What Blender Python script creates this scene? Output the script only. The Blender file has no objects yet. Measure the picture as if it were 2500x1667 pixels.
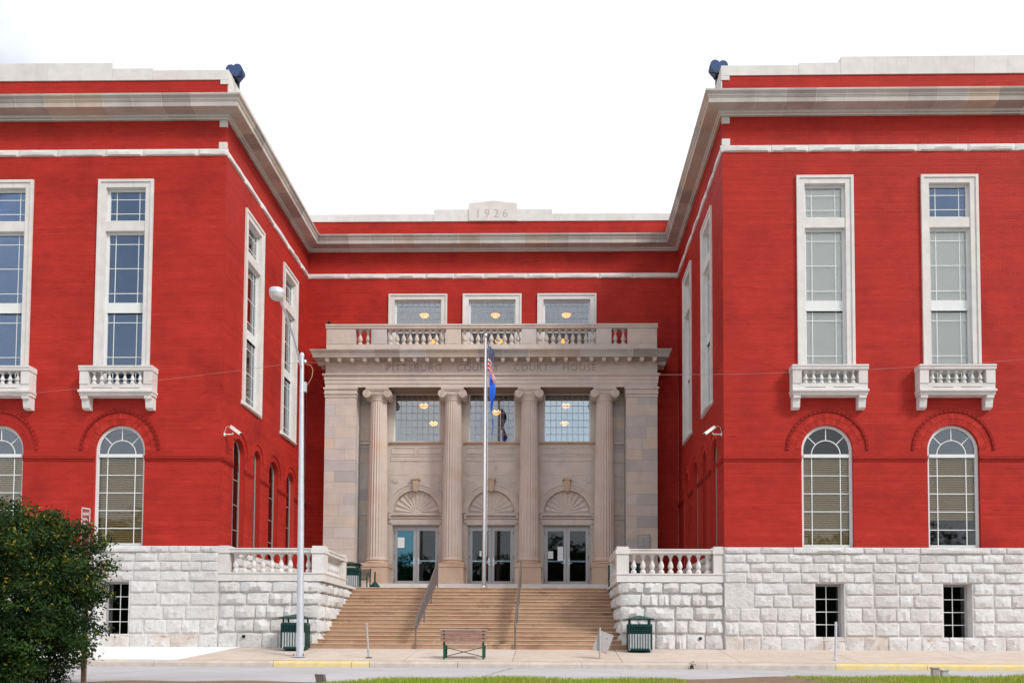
import bpy, bmesh, math, random
import numpy as np
from mathutils import Vector, Matrix

random.seed(7)
RNG = np.random.default_rng(11)
SC = bpy.context.scene
COL = SC.collection
PI = math.pi

# ------------------------------------------------------------------ camera
cd = bpy.data.cameras.new('camera')
cam = bpy.data.objects.new('camera', cd)
COL.objects.link(cam)
SC.camera = cam
yaw, pitch, roll = 0.018583, 0.042286, 0.004647
fw = Vector((-math.sin(yaw) * math.cos(pitch), math.cos(yaw) * math.cos(pitch), math.sin(pitch)))
r0 = Vector((math.cos(yaw), math.sin(yaw), 0))
u0 = r0.cross(fw)
rt = r0 * math.cos(roll) + u0 * math.sin(roll)
up = rt.cross(fw)
M = Matrix.Identity(4)
for i in range(3):
    M[i][0] = rt[i]; M[i][1] = up[i]; M[i][2] = -fw[i]
M[0][3], M[1][3], M[2][3] = 2.3481, -24.1, 0.1772
cam.matrix_world = M
cd.sensor_width = 36.0
cd.lens = 28.8
cd.shift_x = -0.0213
cd.shift_y = 0.2598
cd.clip_start = 0.1
cd.clip_end = 3000

# ------------------------------------------------------------------ sky
SUN_DIR = Vector((0.80, -0.62, 0.85)).normalized()
w = bpy.data.worlds.new('World')
SC.world = w
w.use_nodes = True
nt = w.node_tree
nt.nodes.clear()
out = nt.nodes.new('ShaderNodeOutputWorld')
bg = nt.nodes.new('ShaderNodeBackground')
sky = nt.nodes.new('ShaderNodeTexSky')
sky.sky_type = 'NISHITA'
sky.sun_disc = False
sky.sun_elevation = math.asin(SUN_DIR.z)
sky.sun_rotation = math.atan2(SUN_DIR.x, SUN_DIR.y)
sky.air_density = 1.0
sky.dust_density = 1.5
tc = nt.nodes.new('ShaderNodeTexCoord')
no = nt.nodes.new('ShaderNodeTexNoise')
no.inputs['Scale'].default_value = 1.7
no.inputs['Detail'].default_value = 6
no.inputs['Roughness'].default_value = 0.55
rp = nt.nodes.new('ShaderNodeMapRange')
rp.inputs['From Min'].default_value = 0.22
rp.inputs['From Max'].default_value = 0.49
mix = nt.nodes.new('ShaderNodeMix')
mix.data_type = 'RGBA'
mp = nt.nodes.new('ShaderNodeMapping')
mp.inputs['Location'].default_value = (7.3, 2.9, 1.4)
nt.links.new(tc.outputs['Generated'], mp.inputs['Vector'])
nt.links.new(mp.outputs['Vector'], no.inputs['Vector'])
nt.links.new(no.outputs['Fac'], rp.inputs['Value'])
nt.links.new(rp.outputs['Result'], mix.inputs['Factor'])
nt.links.new(sky.outputs['Color'], mix.inputs['A'])
mix.inputs['B'].default_value = (9.6, 9.9, 10.4, 1)
nt.links.new(mix.outputs['Result'], bg.inputs['Color'])
bg.inputs['Strength'].default_value = 0.066
nt.links.new(bg.outputs['Background'], out.inputs['Surface'])

sl = bpy.data.lights.new('sun', 'SUN')
sl.energy = 1.5
sl.angle = math.radians(14)
sl.color = (1.0, 0.96, 0.9)
sun = bpy.data.objects.new('sun', sl)
COL.objects.link(sun)
sun.rotation_euler = (-SUN_DIR).to_track_quat('-Z', 'Y').to_euler()
sun.location = (30, -40, 50)

SC.view_settings.view_transform = 'Standard'
SC.view_settings.look = 'None'
SC.view_settings.exposure = 0.83
SC.view_settings.gamma = 1.0
SC.view_settings.use_curve_mapping = False

# ------------------------------------------------------------------ materials
MATS = {}


def mat(name, col, rough=0.7, var=0.0, scale=6.0, bump=0.0, bscale=40.0, metal=0.0, objramp=None, attr=None,
        stain=None, streak=None, spec=0.22, coat=0.0, detail=5):
    """procedural surface: base colour (or per-object / per-face ramp), noise mottling, optional stains, bump"""
    m = bpy.data.materials.new(name)
    m.use_nodes = True
    n = m.node_tree
    b = n.nodes['Principled BSDF']
    b.inputs['Roughness'].default_value = rough
    b.inputs['Metallic'].default_value = metal
    b.inputs['Specular IOR Level'].default_value = spec
    L = n.links.new
    tcn = n.nodes.new('ShaderNodeNewGeometry')
    pos = tcn.outputs['Position']

    def rgb(c):
        x = n.nodes.new('ShaderNodeRGB')
        x.outputs[0].default_value = (c[0], c[1], c[2], 1)
        return x.outputs[0]

    def mixn(f, a, c, mode='MIX'):
        x = n.nodes.new('ShaderNodeMix')
        x.data_type = 'RGBA'
        x.blend_type = mode
        if isinstance(f, float):
            x.inputs['Factor'].default_value = f
        else:
            L(f, x.inputs['Factor'])
        L(a, x.inputs['A'])
        L(c, x.inputs['B'])
        return x.outputs['Result']

    def noise(sc, dt=5, vec=None, ro=0.55):
        x = n.nodes.new('ShaderNodeTexNoise')
        x.inputs['Scale'].default_value = sc
        x.inputs['Detail'].default_value = dt
        x.inputs['Roughness'].default_value = ro
        L(vec or pos, x.inputs['Vector'])
        return x.outputs['Fac']

    def rng(v, a, c, lo=0.0, hi=1.0):
        x = n.nodes.new('ShaderNodeMapRange')
        for k, val in (('From Min', a), ('From Max', c), ('To Min', lo), ('To Max', hi)):
            x.inputs[k].default_value = val
        L(v, x.inputs['Value'])
        return x.outputs['Result']

    if objramp or attr:
        if attr:
            a = n.nodes.new('ShaderNodeAttribute')
            a.attribute_name = 'tone'
            src = a.outputs['Fac']
            stops = attr
        else:
            a = n.nodes.new('ShaderNodeObjectInfo')
            src = a.outputs['Random']
            stops = objramp
        cr = n.nodes.new('ShaderNodeValToRGB')
        els = cr.color_ramp.elements
        while len(els) < len(stops):
            els.new(0.5)
        for e, (p_, c_) in zip(els, stops):
            e.position = p_
            e.color = (c_[0], c_[1], c_[2], 1)
        L(src, cr.inputs['Fac'])
        c = cr.outputs['Color']
    else:
        c = rgb(col)
    if var:
        f = rng(noise(scale, detail), 0.25, 0.75, 1 - var, 1 + var)
        v = n.nodes.new('ShaderNodeVectorMath')
        v.operation = 'SCALE'
        L(c, v.inputs[0])
        L(f, v.inputs['Scale'])
        c = v.outputs['Vector']
    if stain:
        for (sc, lo, hi, colr, amt) in stain:
            f = rng(noise(sc, 6), lo, hi, 0.0, amt)
            c = mixn(f, c, rgb(colr))
    if streak:
        (sx, sz, lo, hi, colr, amt) = streak
        mpn = n.nodes.new('ShaderNodeMapping')
        mpn.inputs['Scale'].default_value = (sx, sx, sz)
        L(pos, mpn.inputs['Vector'])
        f = rng(noise(1.0, 5, mpn.outputs['Vector']), lo, hi, 0.0, amt)
        c = mixn(f, c, rgb(colr))
    L(c, b.inputs['Base Color'])
    if bump:
        bn = n.nodes.new('ShaderNodeBump')
        bn.inputs['Strength'].default_value = 0.8
        bn.inputs['Distance'].default_value = bump
        L(noise(bscale, 6, None, 0.6), bn.inputs['Height'])
        L(bn.outputs['Normal'], b.inputs['Normal'])
    MATS[name] = m
    return m


BR = [(0.0, (0.34, 0.021, 0.015)), (0.3, (0.42, 0.028, 0.020)), (0.7, (0.455, 0.032, 0.023)), (1.0, (0.50, 0.042, 0.030))]
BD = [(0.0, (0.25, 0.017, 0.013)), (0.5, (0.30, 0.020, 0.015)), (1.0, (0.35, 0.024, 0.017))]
mat('brick', None, 0.62, 0.17, 0.8, 0.0015, 60, attr=BR, spec=0.12,
    stain=[(0.55, 0.56, 0.72, (0.22, 0.013, 0.012), 0.5), (2.5, 0.60, 0.75, (0.25, 0.015, 0.013), 0.4)],
    streak=(0.9, 7.0, 0.46, 0.72, (0.24, 0.014, 0.012), 0.40))
mat('brick_single', None, 0.62, spec=0.12, var=0.12, scale=5, bump=0.0015, bscale=60, objramp=[(p_, (c_[0] * .97, c_[1] * .97, c_[2] * .97)) for p_, c_ in BR])
# 5, 0.002, 60, objramp=[(p_, (c_[0] * .86, c_[1] * .84, c_[2] * .84)) for p_, c_ in BR])
mat('brick_weathered_shade', None, 0.7, 0.15, 5, 0.002, 60, objramp=BD, spec=0.12)  # weathered on the hoods; on string courses it paints in a shadow band
mat('mortar', (0.50, 0.060, 0.045), 0.9, spec=0.1, var=0.15, scale=3, stain=[(0.55, 0.56, 0.72, (0.20, 0.02, 0.016), 0.6), (2.0, 0.5, 0.7, (0.26, 0.025, 0.018), 0.6)])
ST = [(0.0, (0.56, 0.545, 0.535)), (0.3, (0.63, 0.62, 0.615)), (0.7, (0.67, 0.665, 0.66)), (1.0, (0.60, 0.58, 0.565))]
mat('rock_stone', None, 0.85, 0.08, 4, 0.045, 11, objramp=ST,
    stain=[(2.2, 0.60, 0.76, (0.52, 0.43, 0.36), 0.4), (5.0, 0.53, 0.68, (0.45, 0.43, 0.42), 0.6), (0.7, 0.5, 0.7, (0.52, 0.50, 0.49), 0.5)])
mat('rock_stone_low', None, 0.85, 0.08, 4, 0.035, 9, objramp=ST,
    stain=[(1.1, 0.48, 0.62, (0.46, 0.32, 0.24), 0.5), (6.0, 0.54, 0.70, (0.40, 0.37, 0.35), 0.5), (5.0, 0.60, 0.70, (0.30, 0.12, 0.08), 0.6)])
mat('stone_joint', (0.70, 0.69, 0.68), 0.9, 0.08, 5)
TR = [(0.0, (0.63, 0.60, 0.58)), (0.5, (0.70, 0.68, 0.67)), (1.0, (0.66, 0.63, 0.60))]
mat('trim_stone', None, 0.75, 0.10, 3.0, 0.004, 30, objramp=TR, streak=(5, 0.7, 0.58, 0.8, (0.44, 0.41, 0.39), 0.35))
CO = [(0.0, (0.34, 0.30, 0.27)), (0.25, (0.46, 0.42, 0.39)), (0.6, (0.50, 0.47, 0.44)), (0.85, (0.50, 0.40, 0.32)), (1.0, (0.40, 0.37, 0.36))]
mat('cornice_stone', None, 0.75, 0.12, 2.0, 0.004, 30, objramp=CO,
    stain=[(0.8, 0.50, 0.72, (0.24, 0.21, 0.19), 0.55)])
PO = [(0.0, (0.57, 0.50, 0.46)), (0.2, (0.60, 0.52, 0.46)), (0.4, (0.61, 0.49, 0.40)), (0.52, (0.58, 0.52, 0.49)), (0.6, (0.43, 0.405, 0.40)),
      (0.72, (0.57, 0.52, 0.49)), (0.85, (0.62, 0.52, 0.44)), (1.0, (0.48, 0.44, 0.43))]
mat('ashlar', None, 0.75, 0.08, 2.5, 0.003, 30, objramp=PO, stain=[(1.1, 0.52, 0.72, (0.40, 0.37, 0.36), 0.5)], streak=(4, 0.6, 0.58, 0.85, (0.30, 0.24, 0.21), 0.45))
mat('portico_stone', (0.61, 0.53, 0.475), 0.75, 0.10, 1.6, 0.003, 30,
    stain=[(0.9, 0.52, 0.70, (0.58, 0.47, 0.39), 0.5), (1.3, 0.54, 0.74, (0.42, 0.39, 0.385), 0.6), (3.0, 0.60, 0.75, (0.33, 0.29, 0.27), 0.4)])
mat('column_stone', (0.60, 0.51, 0.455), 0.75, 0.08, 2, 0.003, 30,
    stain=[(0.8, 0.50, 0.70, (0.58, 0.40, 0.29), 0.65)])
mat('pedestal_stone', (0.58, 0.43, 0.33), 0.75, 0.10, 3, 0.003, 30, stain=[(1.5, 0.5, 0.7, (0.46, 0.28, 0.19), 0.6)])
mat('cut_shade_grime', (0.34, 0.285, 0.25), 0.9, 0.2, 8)  # shadow and grime of cut letters, put into a flat colour
mat('cut_shade_grime_faint', (0.50, 0.43, 0.38), 0.9, 0.1, 8)  # fainter tone for the shadow and grime of shallow cuts
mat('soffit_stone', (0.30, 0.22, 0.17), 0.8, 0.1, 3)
mat('step_stone', None, 0.8, 0.14, 2.5, 0.004, 25,
    objramp=[(0, (0.38, 0.23, 0.15)), (0.5, (0.43, 0.27, 0.18)), (1, (0.40, 0.255, 0.18))],
    stain=[(0.8, 0.5, 0.7, (0.30, 0.145, 0.085), 0.55), (1.7, 0.60, 0.74, (0.15, 0.10, 0.08), 0.7), (2.6, 0.63, 0.76, (0.52, 0.45, 0.40), 0.6)])
mat('nosing', (0.56, 0.43, 0.31), 0.8, 0.15, 3, stain=[(1.6, 0.58, 0.72, (0.26, 0.17, 0.12), 0.6)])
SW = [(0, (0.55, 0.465, 0.40)), (0.5, (0.58, 0.50, 0.44)), (1, (0.56, 0.465, 0.39))]
mat('walk', None, 0.9, 0.10, 2, 0.003, 60, objramp=SW, stain=[(0.7, 0.5, 0.75, (0.48, 0.38, 0.30), 0.4), (3.5, 0.64, 0.78, (0.42, 0.36, 0.31), 0.35)])
mat('walk_new', (0.80, 0.79, 0.77), 0.9, 0.05, 3, 0.002, 60)
mat('kerb', (0.53, 0.47, 0.42), 0.9, 0.15, 4, 0.003, 50, stain=[(2.0, 0.55, 0.75, (0.34, 0.27, 0.22), 0.5)])
mat('kerb_yellow', (0.68, 0.55, 0.25), 0.7, 0.12, 5, 0.003, 50, stain=[(3.0, 0.45, 0.70, (0.66, 0.58, 0.42), 0.7)])
mat('road', (0.47, 0.46, 0.47), 0.9, 0.10, 1.2, 0.004, 90,
    stain=[(0.6, 0.50, 0.75, (0.47, 0.47, 0.50), 0.5)], streak=(0.25, 1, 0.45, 0.75, (0.33, 0.32, 0.33), 0.6))
mat('crack', (0.16, 0.15, 0.15), 0.95, 0.2, 6)
mat('soil', (0.22, 0.15, 0.10), 0.95, 0.3, 8, 0.02, 30)
mat('earth', (0.24, 0.22, 0.14), 0.95, 0.3, 1)
mat('white_paint', (0.72, 0.74, 0.74), 0.45, 0.04, 3)
mat('lead', (0.36, 0.36, 0.37), 0.6)
mat('muntin', (0.78, 0.80, 0.79), 0.4)
mat('door_metal', (0.42, 0.41, 0.42), 0.35, 0.03, 4, metal=0.35)
mat('chrome', (0.75, 0.80, 0.82), 0.18, metal=0.9)
mat('steel_dark', (0.17, 0.145, 0.14), 0.5, 0.1, 8, metal=0.2)
mat('galv', (0.60, 0.62, 0.68), 0.45, 0.08, 6, metal=0.35)
mat('aluminium', (0.80, 0.81, 0.83), 0.22, metal=0.9)
mat('green_metal', (0.010, 0.048, 0.045), 0.35, 0.1, 8)
mat('green_bench', (0.012, 0.085, 0.05), 0.4, 0.1, 8)
mat('wood', (0.32, 0.19, 0.155), 0.6, 0.25, 8, streak=(1.5, 25, 0.45, 0.7, (0.20, 0.11, 0.09), 0.6))
mat('wood_edge', (0.62, 0.56, 0.52), 0.6)
mat('bag', (0.82, 0.84, 0.86), 0.4, 0.08, 12)
mat('blind', (0.74, 0.56, 0.29), 0.6, 0.03, 3)
mat('blind_back', (0.44, 0.35, 0.20), 0.8)
mat('frame_shaded', (0.30, 0.27, 0.25), 0.6)  # shaded copy of the white frames, for the recessed court arches
mat('shade', (0.88, 0.86, 0.81), 0.8, 0.03, 3)
mat('room', (0.42, 0.40, 0.37), 0.9)
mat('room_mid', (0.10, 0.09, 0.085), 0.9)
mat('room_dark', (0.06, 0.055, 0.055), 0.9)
mat('flood', (0.05, 0.085, 0.20), 0.35, 0.1, 6)
mat('flood_glass', (0.05, 0.06, 0.09), 0.1)
mat('cam_white', (0.85, 0.85, 0.83), 0.4)
mat('cable', (0.36, 0.24, 0.23), 0.8)
mat('copper', (0.62, 0.36, 0.20), 0.5)
mat('black', (0.012, 0.011, 0.012), 0.7)
mat('paper', (0.86, 0.90, 0.91), 0.7, 0.03, 30)
mat('ink', (0.12, 0.12, 0.13), 0.8)
mat('plaque', (0.34, 0.33, 0.32), 0.5, 0.1, 10, metal=0.3)
mat('plaque_text', (0.66, 0.66, 0.65), 0.5)
mat('sign_back', (0.44, 0.42, 0.41), 0.55, 0.10, 6, metal=0.2)
mat('sign_red', (0.42, 0.10, 0.09), 0.5, 0.05, 8)
mat('sign_white', (0.80, 0.78, 0.74), 0.5)
mat('red_paint', (0.55, 0.04, 0.03), 0.5)
mat('rust_post', (0.17, 0.10, 0.08), 0.8, 0.2, 10)
mat('bark', (0.06, 0.045, 0.035), 0.9, 0.2, 10)
mat('insulator', (0.80, 0.80, 0.80), 0.3)
mat('lens', (0.62, 0.60, 0.58), 0.15, 0.1, 20)
mat('flag_blue', (0.025, 0.17, 0.88), 0.7, 0.1, 6)
mat('flag_dark', (0.012, 0.010, 0.014), 0.8, 0.3, 6)
mat('roof', (0.3, 0.3, 0.3), 0.9)


def leafmat(name, stops, trans=0.3):
    m = mat(name, None, 0.5, 0.15, 3, attr=stops)
    n = m.node_tree
    b = n.nodes['Principled BSDF']
    o = n.nodes['Material Output']
    t = n.nodes.new('ShaderNodeBsdfTranslucent')
    ms = n.nodes.new('ShaderNodeMixShader')
    ms.inputs[0].default_value = trans
    src = b.inputs['Base Color'].links[0].from_socket
    n.links.new(src, t.inputs['Color'])
    n.links.new(b.outputs[0], ms.inputs[1])
    n.links.new(t.outputs[0], ms.inputs[2])
    n.links.new(ms.outputs[0], o.inputs['Surface'])
    return m


leafmat('leaf', [(0, (0.012, 0.032, 0.010)), (0.45, (0.026, 0.068, 0.015)), (0.80, (0.052, 0.105, 0.018)),
                 (0.93, (0.10, 0.13, 0.02)), (0.97, (0.36, 0.27, 0.03)), (1.0, (0.42, 0.10, 0.015))], 0.25)
leafmat('grass', [(0, (0.14, 0.24, 0.02)), (0.5, (0.30, 0.44, 0.03)), (0.85, (0.46, 0.54, 0.07)), (1, (0.58, 0.52, 0.18))], 0.35)


def glass(name, tint, refl, gl=(1, 1, 1)):
    m = bpy.data.materials.new(name)
    m.use_nodes = True
    n = m.node_tree
    n.nodes.clear()
    o = n.nodes.new('ShaderNodeOutputMaterial')
    t = n.nodes.new('ShaderNodeBsdfTransparent')
    t.inputs['Color'].default_value = (*tint, 1)
    g = n.nodes.new('ShaderNodeBsdfGlossy')
    g.inputs['Roughness'].default_value = 0.02
    g.inputs['Color'].default_value = (*gl, 1)
    f = n.nodes.new('ShaderNodeFresnel')
    f.inputs['IOR'].default_value = 1.5
    a = n.nodes.new('ShaderNodeMath')
    a.operation = 'ADD'
    a.use_clamp = True
    a.inputs[1].default_value = refl
    ge = n.nodes.new('ShaderNodeNewGeometry')
    nz = n.nodes.new('ShaderNodeTexNoise')
    nz.inputs['Scale'].default_value = 1.3
    bp = n.nodes.new('ShaderNodeBump')
    bp.inputs['Strength'].default_value = 0.06
    bp.inputs['Distance'].default_value = 0.01
    n.links.new(ge.outputs['Position'], nz.inputs['Vector'])
    n.links.new(nz.outputs['Fac'], bp.inputs['Height'])
    n.links.new(bp.outputs['Normal'], g.inputs['Normal'])
    ms = n.nodes.new('ShaderNodeMixShader')
    n.links.new(f.outputs[0], a.inputs[0])
    n.links.new(a.outputs[0], ms.inputs[0])
    n.links.new(t.outputs[0], ms.inputs[1])
    n.links.new(g.outputs[0], ms.inputs[2])
    n.links.new(ms.outputs[0], o.inputs['Surface'])
    MATS[name] = m


glass('glass', (0.95, 0.95, 0.93), 0.0, (0.95, 0.97, 1.0))
glass('glass_sky_tint', (0.75, 0.80, 0.86), 0.085, (0.58, 0.74, 1.0))  # blue tint put in for the reflected sky
glass('glass_grey', (0.85, 0.86, 0.86), 0.17, (0.90, 0.94, 0.97))
glass('glass_shade', (0.97, 0.98, 0.97), 0.05, (0.95, 0.98, 1.0))
glass('glass_fan', (0.80, 0.82, 0.84), 0.07, (0.85, 0.90, 0.97))
glass('glass_pale', (0.80, 0.86, 0.90), 0.36, (0.86, 0.97, 1.0))
glass('glass_door', (0.80, 0.84, 0.86), 0.0)
glass('glass_teal', (0.35, 0.62, 0.70), 0.10, (0.42, 0.85, 1.0))


def emit(name, col, st):
    m = bpy.data.materials.new(name)
    m.use_nodes = True
    b = m.node_tree.nodes['Principled BSDF']
    b.inputs['Base Color'].default_value = (*col, 1)
    b.inputs['Emission Color'].default_value = (*col, 1)
    b.inputs['Emission Strength'].default_value = st
    MATS[name] = m


emit('lamp_bowl', (1.0, 0.36, 0.05), 1.6)
emit('lamp_bulb', (1.0, 0.62, 0.22), 9.0)


def flagmat():
    m = bpy.data.materials.new('flag_stripes')
    m.use_nodes = True
    n = m.node_tree
    b = n.nodes['Principled BSDF']
    b.inputs['Roughness'].default_value = 0.7
    uv = n.nodes.new('ShaderNodeUVMap')
    uv.uv_map = 'flag'
    s = n.nodes.new('ShaderNodeSeparateXYZ')
    n.links.new(uv.outputs[0], s.inputs[0])

    def mth(op, a, c=None):
        x = n.nodes.new('ShaderNodeMath')
        x.operation = op
        for i, v in enumerate((a, c)):
            if v is None:
                continue
            if isinstance(v, (int, float)):
                x.inputs[i].default_value = v
            else:
                n.links.new(v, x.inputs[i])
        return x.outputs[0]
    U, V = s.outputs[0], s.outputs[1]
    st = mth('LESS_THAN', mth('MODULO', mth('MULTIPLY', V, 13.0), 2.0), 1.0)       # 1 = red
    can = mth('MULTIPLY', mth('LESS_THAN', U, 0.40), mth('LESS_THAN', V, 0.5385))
    gx = mth('SUBTRACT', mth('FRACT', mth('MULTIPLY', U, 14.0)), 0.5)
    gy = mth('SUBTRACT', mth('FRACT', mth('MULTIPLY', V, 11.0)), 0.5)
    star = mth('LESS_THAN', mth('ADD', mth('MULTIPLY', gx, gx), mth('MULTIPLY', gy, gy)), 0.035)

    def mx(f, a, c):
        x = n.nodes.new('ShaderNodeMix')
        x.data_type = 'RGBA'
        n.links.new(f, x.inputs['Factor'])
        for k, v in (('A', a), ('B', c)):
            if isinstance(v, tuple):
                x.inputs[k].default_value = v
            else:
                n.links.new(v, x.inputs[k])
        return x.outputs['Result']
    stripes = mx(st, (0.78, 0.76, 0.78, 1), (0.60, 0.010, 0.018, 1))
    cant = mx(star, (0.012, 0.02, 0.10, 1), (0.75, 0.75, 0.8, 1))
    n.links.new(mx(can, stripes, cant), b.inputs['Base Color'])
    MATS['flag_stripes'] = m


flagmat()


# ------------------------------------------------------------------ mesh helpers
class MB:
    def __init__(s):
        s.v = []; s.f = []

    def add(s, vs, fs):
        o = len(s.v)
        s.v += [tuple(a) for a in vs]
        s.f += [tuple(i + o for i in q) for q in fs]
        return s

    def box(s, x0, x1, y0, y1, z0, z1):
        return s.add([(x0, y0, z0), (x1, y0, z0), (x1, y1, z0), (x0, y1, z0), (x0, y0, z1), (x1, y0, z1), (x1, y1, z1), (x0, y1, z1)],
                     [(0, 3, 2, 1), (4, 5, 6, 7), (0, 1, 5, 4), (1, 2, 6, 5), (2, 3, 7, 6), (3, 0, 4, 7)])

    def hexa(s, p):
        return s.add(p, [(0, 3, 2, 1), (4, 5, 6, 7), (0, 1, 5, 4), (1, 2, 6, 5), (2, 3, 7, 6), (3, 0, 4, 7)])

    def prism(s, poly, h0, h1, axis='y'):
        """poly: 2D outline; axis y: (x,z) outline extruded in y; axis x: (y,z); axis z: (x,y)"""
        n = len(poly)
        if axis == 'y':
            a = [(p[0], h0, p[1]) for p in poly] + [(p[0], h1, p[1]) for p in poly]
        elif axis == 'x':
            a = [(h0, p[0], p[1]) for p in poly] + [(h1, p[0], p[1]) for p in poly]
        else:
            a = [(p[0], p[1], h0) for p in poly] + [(p[0], p[1], h1) for p in poly]
        fs = [tuple(range(n)), tuple(range(2 * n - 1, n - 1, -1))]
        for i in range(n):
            j = (i + 1) % n
            fs.append((i, i + n, j + n, j))
        return s.add(a, fs)

    def lathe(s, prof, cx=0, cy=0, n=14, cz=0, flute=None):
        vs = []; fs = []
        for (r, z) in prof:
            for k in range(n):
                a = 2 * PI * k / n
                rr = r * (flute[k % len(flute)] if flute else 1)
                vs.append((cx + rr * math.cos(a), cy + rr * math.sin(a), cz + z))
        for i in range(len(prof) - 1):
            for k in range(n):
                k2 = (k + 1) % n
                fs.append((i * n + k, i * n + k2, (i + 1) * n + k2, (i + 1) * n + k))
        fs.append(tuple(range(n - 1, -1, -1)))
        fs.append(tuple((len(prof) - 1) * n + k for k in range(n)))
        return s.add(vs, fs)

    def tube(s, pts, r, n=6):
        pts = [Vector(p) for p in pts]
        rr = r if isinstance(r, (list, tuple)) else [r] * len(pts)
        vs = []; fs = []
        prev = None
        for i, p in enumerate(pts):
            d = (pts[min(i + 1, len(pts) - 1)] - pts[max(i - 1, 0)]).normalized()
            if prev is None:
                a = d.orthogonal().normalized()
            else:
                a = (prev - d * prev.dot(d)).normalized()
            prev = a
            b = d.cross(a)
            for k in range(n):
                t = 2 * PI * k / n
                vs.append(p + (a * math.cos(t) + b * math.sin(t)) * rr[i])
        for i in range(len(pts) - 1):
            for k in range(n):
                k2 = (k + 1) % n
                fs.append((i * n + k, i * n + k2, (i + 1) * n + k2, (i + 1) * n + k))
        fs.append(tuple(range(n - 1, -1, -1)))
        fs.append(tuple((len(pts) - 1) * n + k for k in range(n)))
        return s.add(vs, fs)

    def mesh(s, name, m, smooth=False):
        me = bpy.data.meshes.new(name)
        me.from_pydata(s.v, [], s.f)
        if name not in ('ground', 'road', 'sidewalk', 'kerb', 'verge', 'room', 'reveal', 'arch_mortar', 'cloth', 'stone_base', 'tree_line_core'):
            bm = bmesh.new()
            bm.from_mesh(me)
            bmesh.ops.recalc_face_normals(bm, faces=bm.faces)
            bm.to_mesh(me)
            bm.free()
        if m:
            me.materials.append(MATS[m])
        if smooth:
            me.polygons.foreach_set('use_smooth', [True] * len(me.polygons))
            if smooth == 'auto':
                me.set_sharp_from_angle(angle=math.radians(35))
            elif smooth == 'rock':
                me.set_sharp_from_angle(angle=math.radians(38))
        me.update()
        return me

    def build(s, name, m, parent=None, smooth=False, world=False, **kw):
        return link(name, s.mesh(name, m, smooth), parent, world=world, **kw)


def link(name, me, parent=None, loc=None, rot=None, scale=None, world=False, **kw):
    o = bpy.data.objects.new(name, me)
    COL.objects.link(o)
    if parent:
        o.parent = parent
        if world:
            o.matrix_parent_inverse = Matrix.Translation(-world_loc(parent))
    if loc is not None:
        o.location = loc
    if rot is not None:
        o.rotation_euler = rot
    if scale is not None:
        o.scale = scale
    for k, v in kw.items():
        o[k] = v
    return o


def world_loc(o):
    l = Vector((0, 0, 0))
    while o:
        l += Vector(o.location)
        o = o.parent
    return l


def thing(name, label, cat, loc=(0, 0, 0), group=None, rz=0):
    o = bpy.data.objects.new(name, None)
    o.empty_display_size = 0.2
    COL.objects.link(o)
    o.location = loc
    o.rotation_euler = (0, 0, rz)
    o['label'] = label
    o['category'] = cat
    if group:
        o['group'] = group
    return o


def tag(o, label, cat, group=None):
    o['label'] = label
    o['category'] = cat
    if group:
        o['group'] = group
    return o


def copy_tree(o, parent=None):
    c = o.copy()
    COL.objects.link(c)
    if parent:
        c.parent = parent
        c.matrix_parent_inverse = o.matrix_parent_inverse.copy()
    for ch in list(o.children):
        copy_tree(ch, c)
    return c


def text_mesh(body, width, height, m, depth=0.004, align='CENTER', spacing=1.0):
    """a flat lettered mesh fitted to width x height, standing in the x-z plane, facing -y, lower-left at origin"""
    cu = bpy.data.curves.new('t', 'FONT')
    cu.body = body
    cu.space_character = spacing
    cu.align_x = align
    cu.extrude = 0.0
    t = bpy.data.objects.new('t', cu)
    COL.objects.link(t)
    dg = bpy.context.evaluated_depsgraph_get()
    me = bpy.data.meshes.new_from_object(t.evaluated_get(dg))
    bpy.data.objects.remove(t)
    co = np.empty(len(me.vertices) * 3)
    me.vertices.foreach_get('co', co)
    co = co.reshape(-1, 3)
    mn, mx = co.min(0), co.max(0)
    x = (co[:, 0] - mn[0]) / max(mx[0] - mn[0], 1e-6) * width
    z = (co[:, 1] - mn[1]) / max(mx[1] - mn[1], 1e-6) * height
    co = np.stack([x, np.zeros_like(x), z], 1)
    me.vertices.foreach_set('co', co.ravel())
    me.materials.clear()
    me.materials.append(MATS[m])
    me.update()
    return me


# ================================================================== THE GROUND
def sheet(name, rows, x0, x1, m, nx=2, kind='structure', parent=None):
    """rows = [(y, z)...]"""
    b = MB()
    n = nx + 1
    for (y, z) in rows:
        for i in range(n):
            b.v.append((x0 + (x1 - x0) * i / nx, y, z))
    for j in range(len(rows) - 1):
        for i in range(nx):
            b.f.append((j * n + i, j * n + i + 1, (j + 1) * n + i + 1, (j + 1) * n + i))
    o = b.build(name, m, parent)
    if kind:
        o['kind'] = kind
    return o


KY, KZ, RZ = -3.0, -0.325, -0.485        # kerb line, kerb top, road level


def walk_z(y):
    return KZ * y / KY


sheet('ground', [(-900, -1.5), (-26, -1.5), (-17, -0.75), (-11.2, -0.55), (-3.2, -0.55), (-2.9, -0.5), (0.0, -0.12), (0.6, -0.1), (900, -0.1)], -900, 900, 'earth', 2)
sheet('road', [(-11.6, RZ - 0.02), (-7, RZ + 0.01), (KY, RZ)], -400, 400, 'road', 8)

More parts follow.
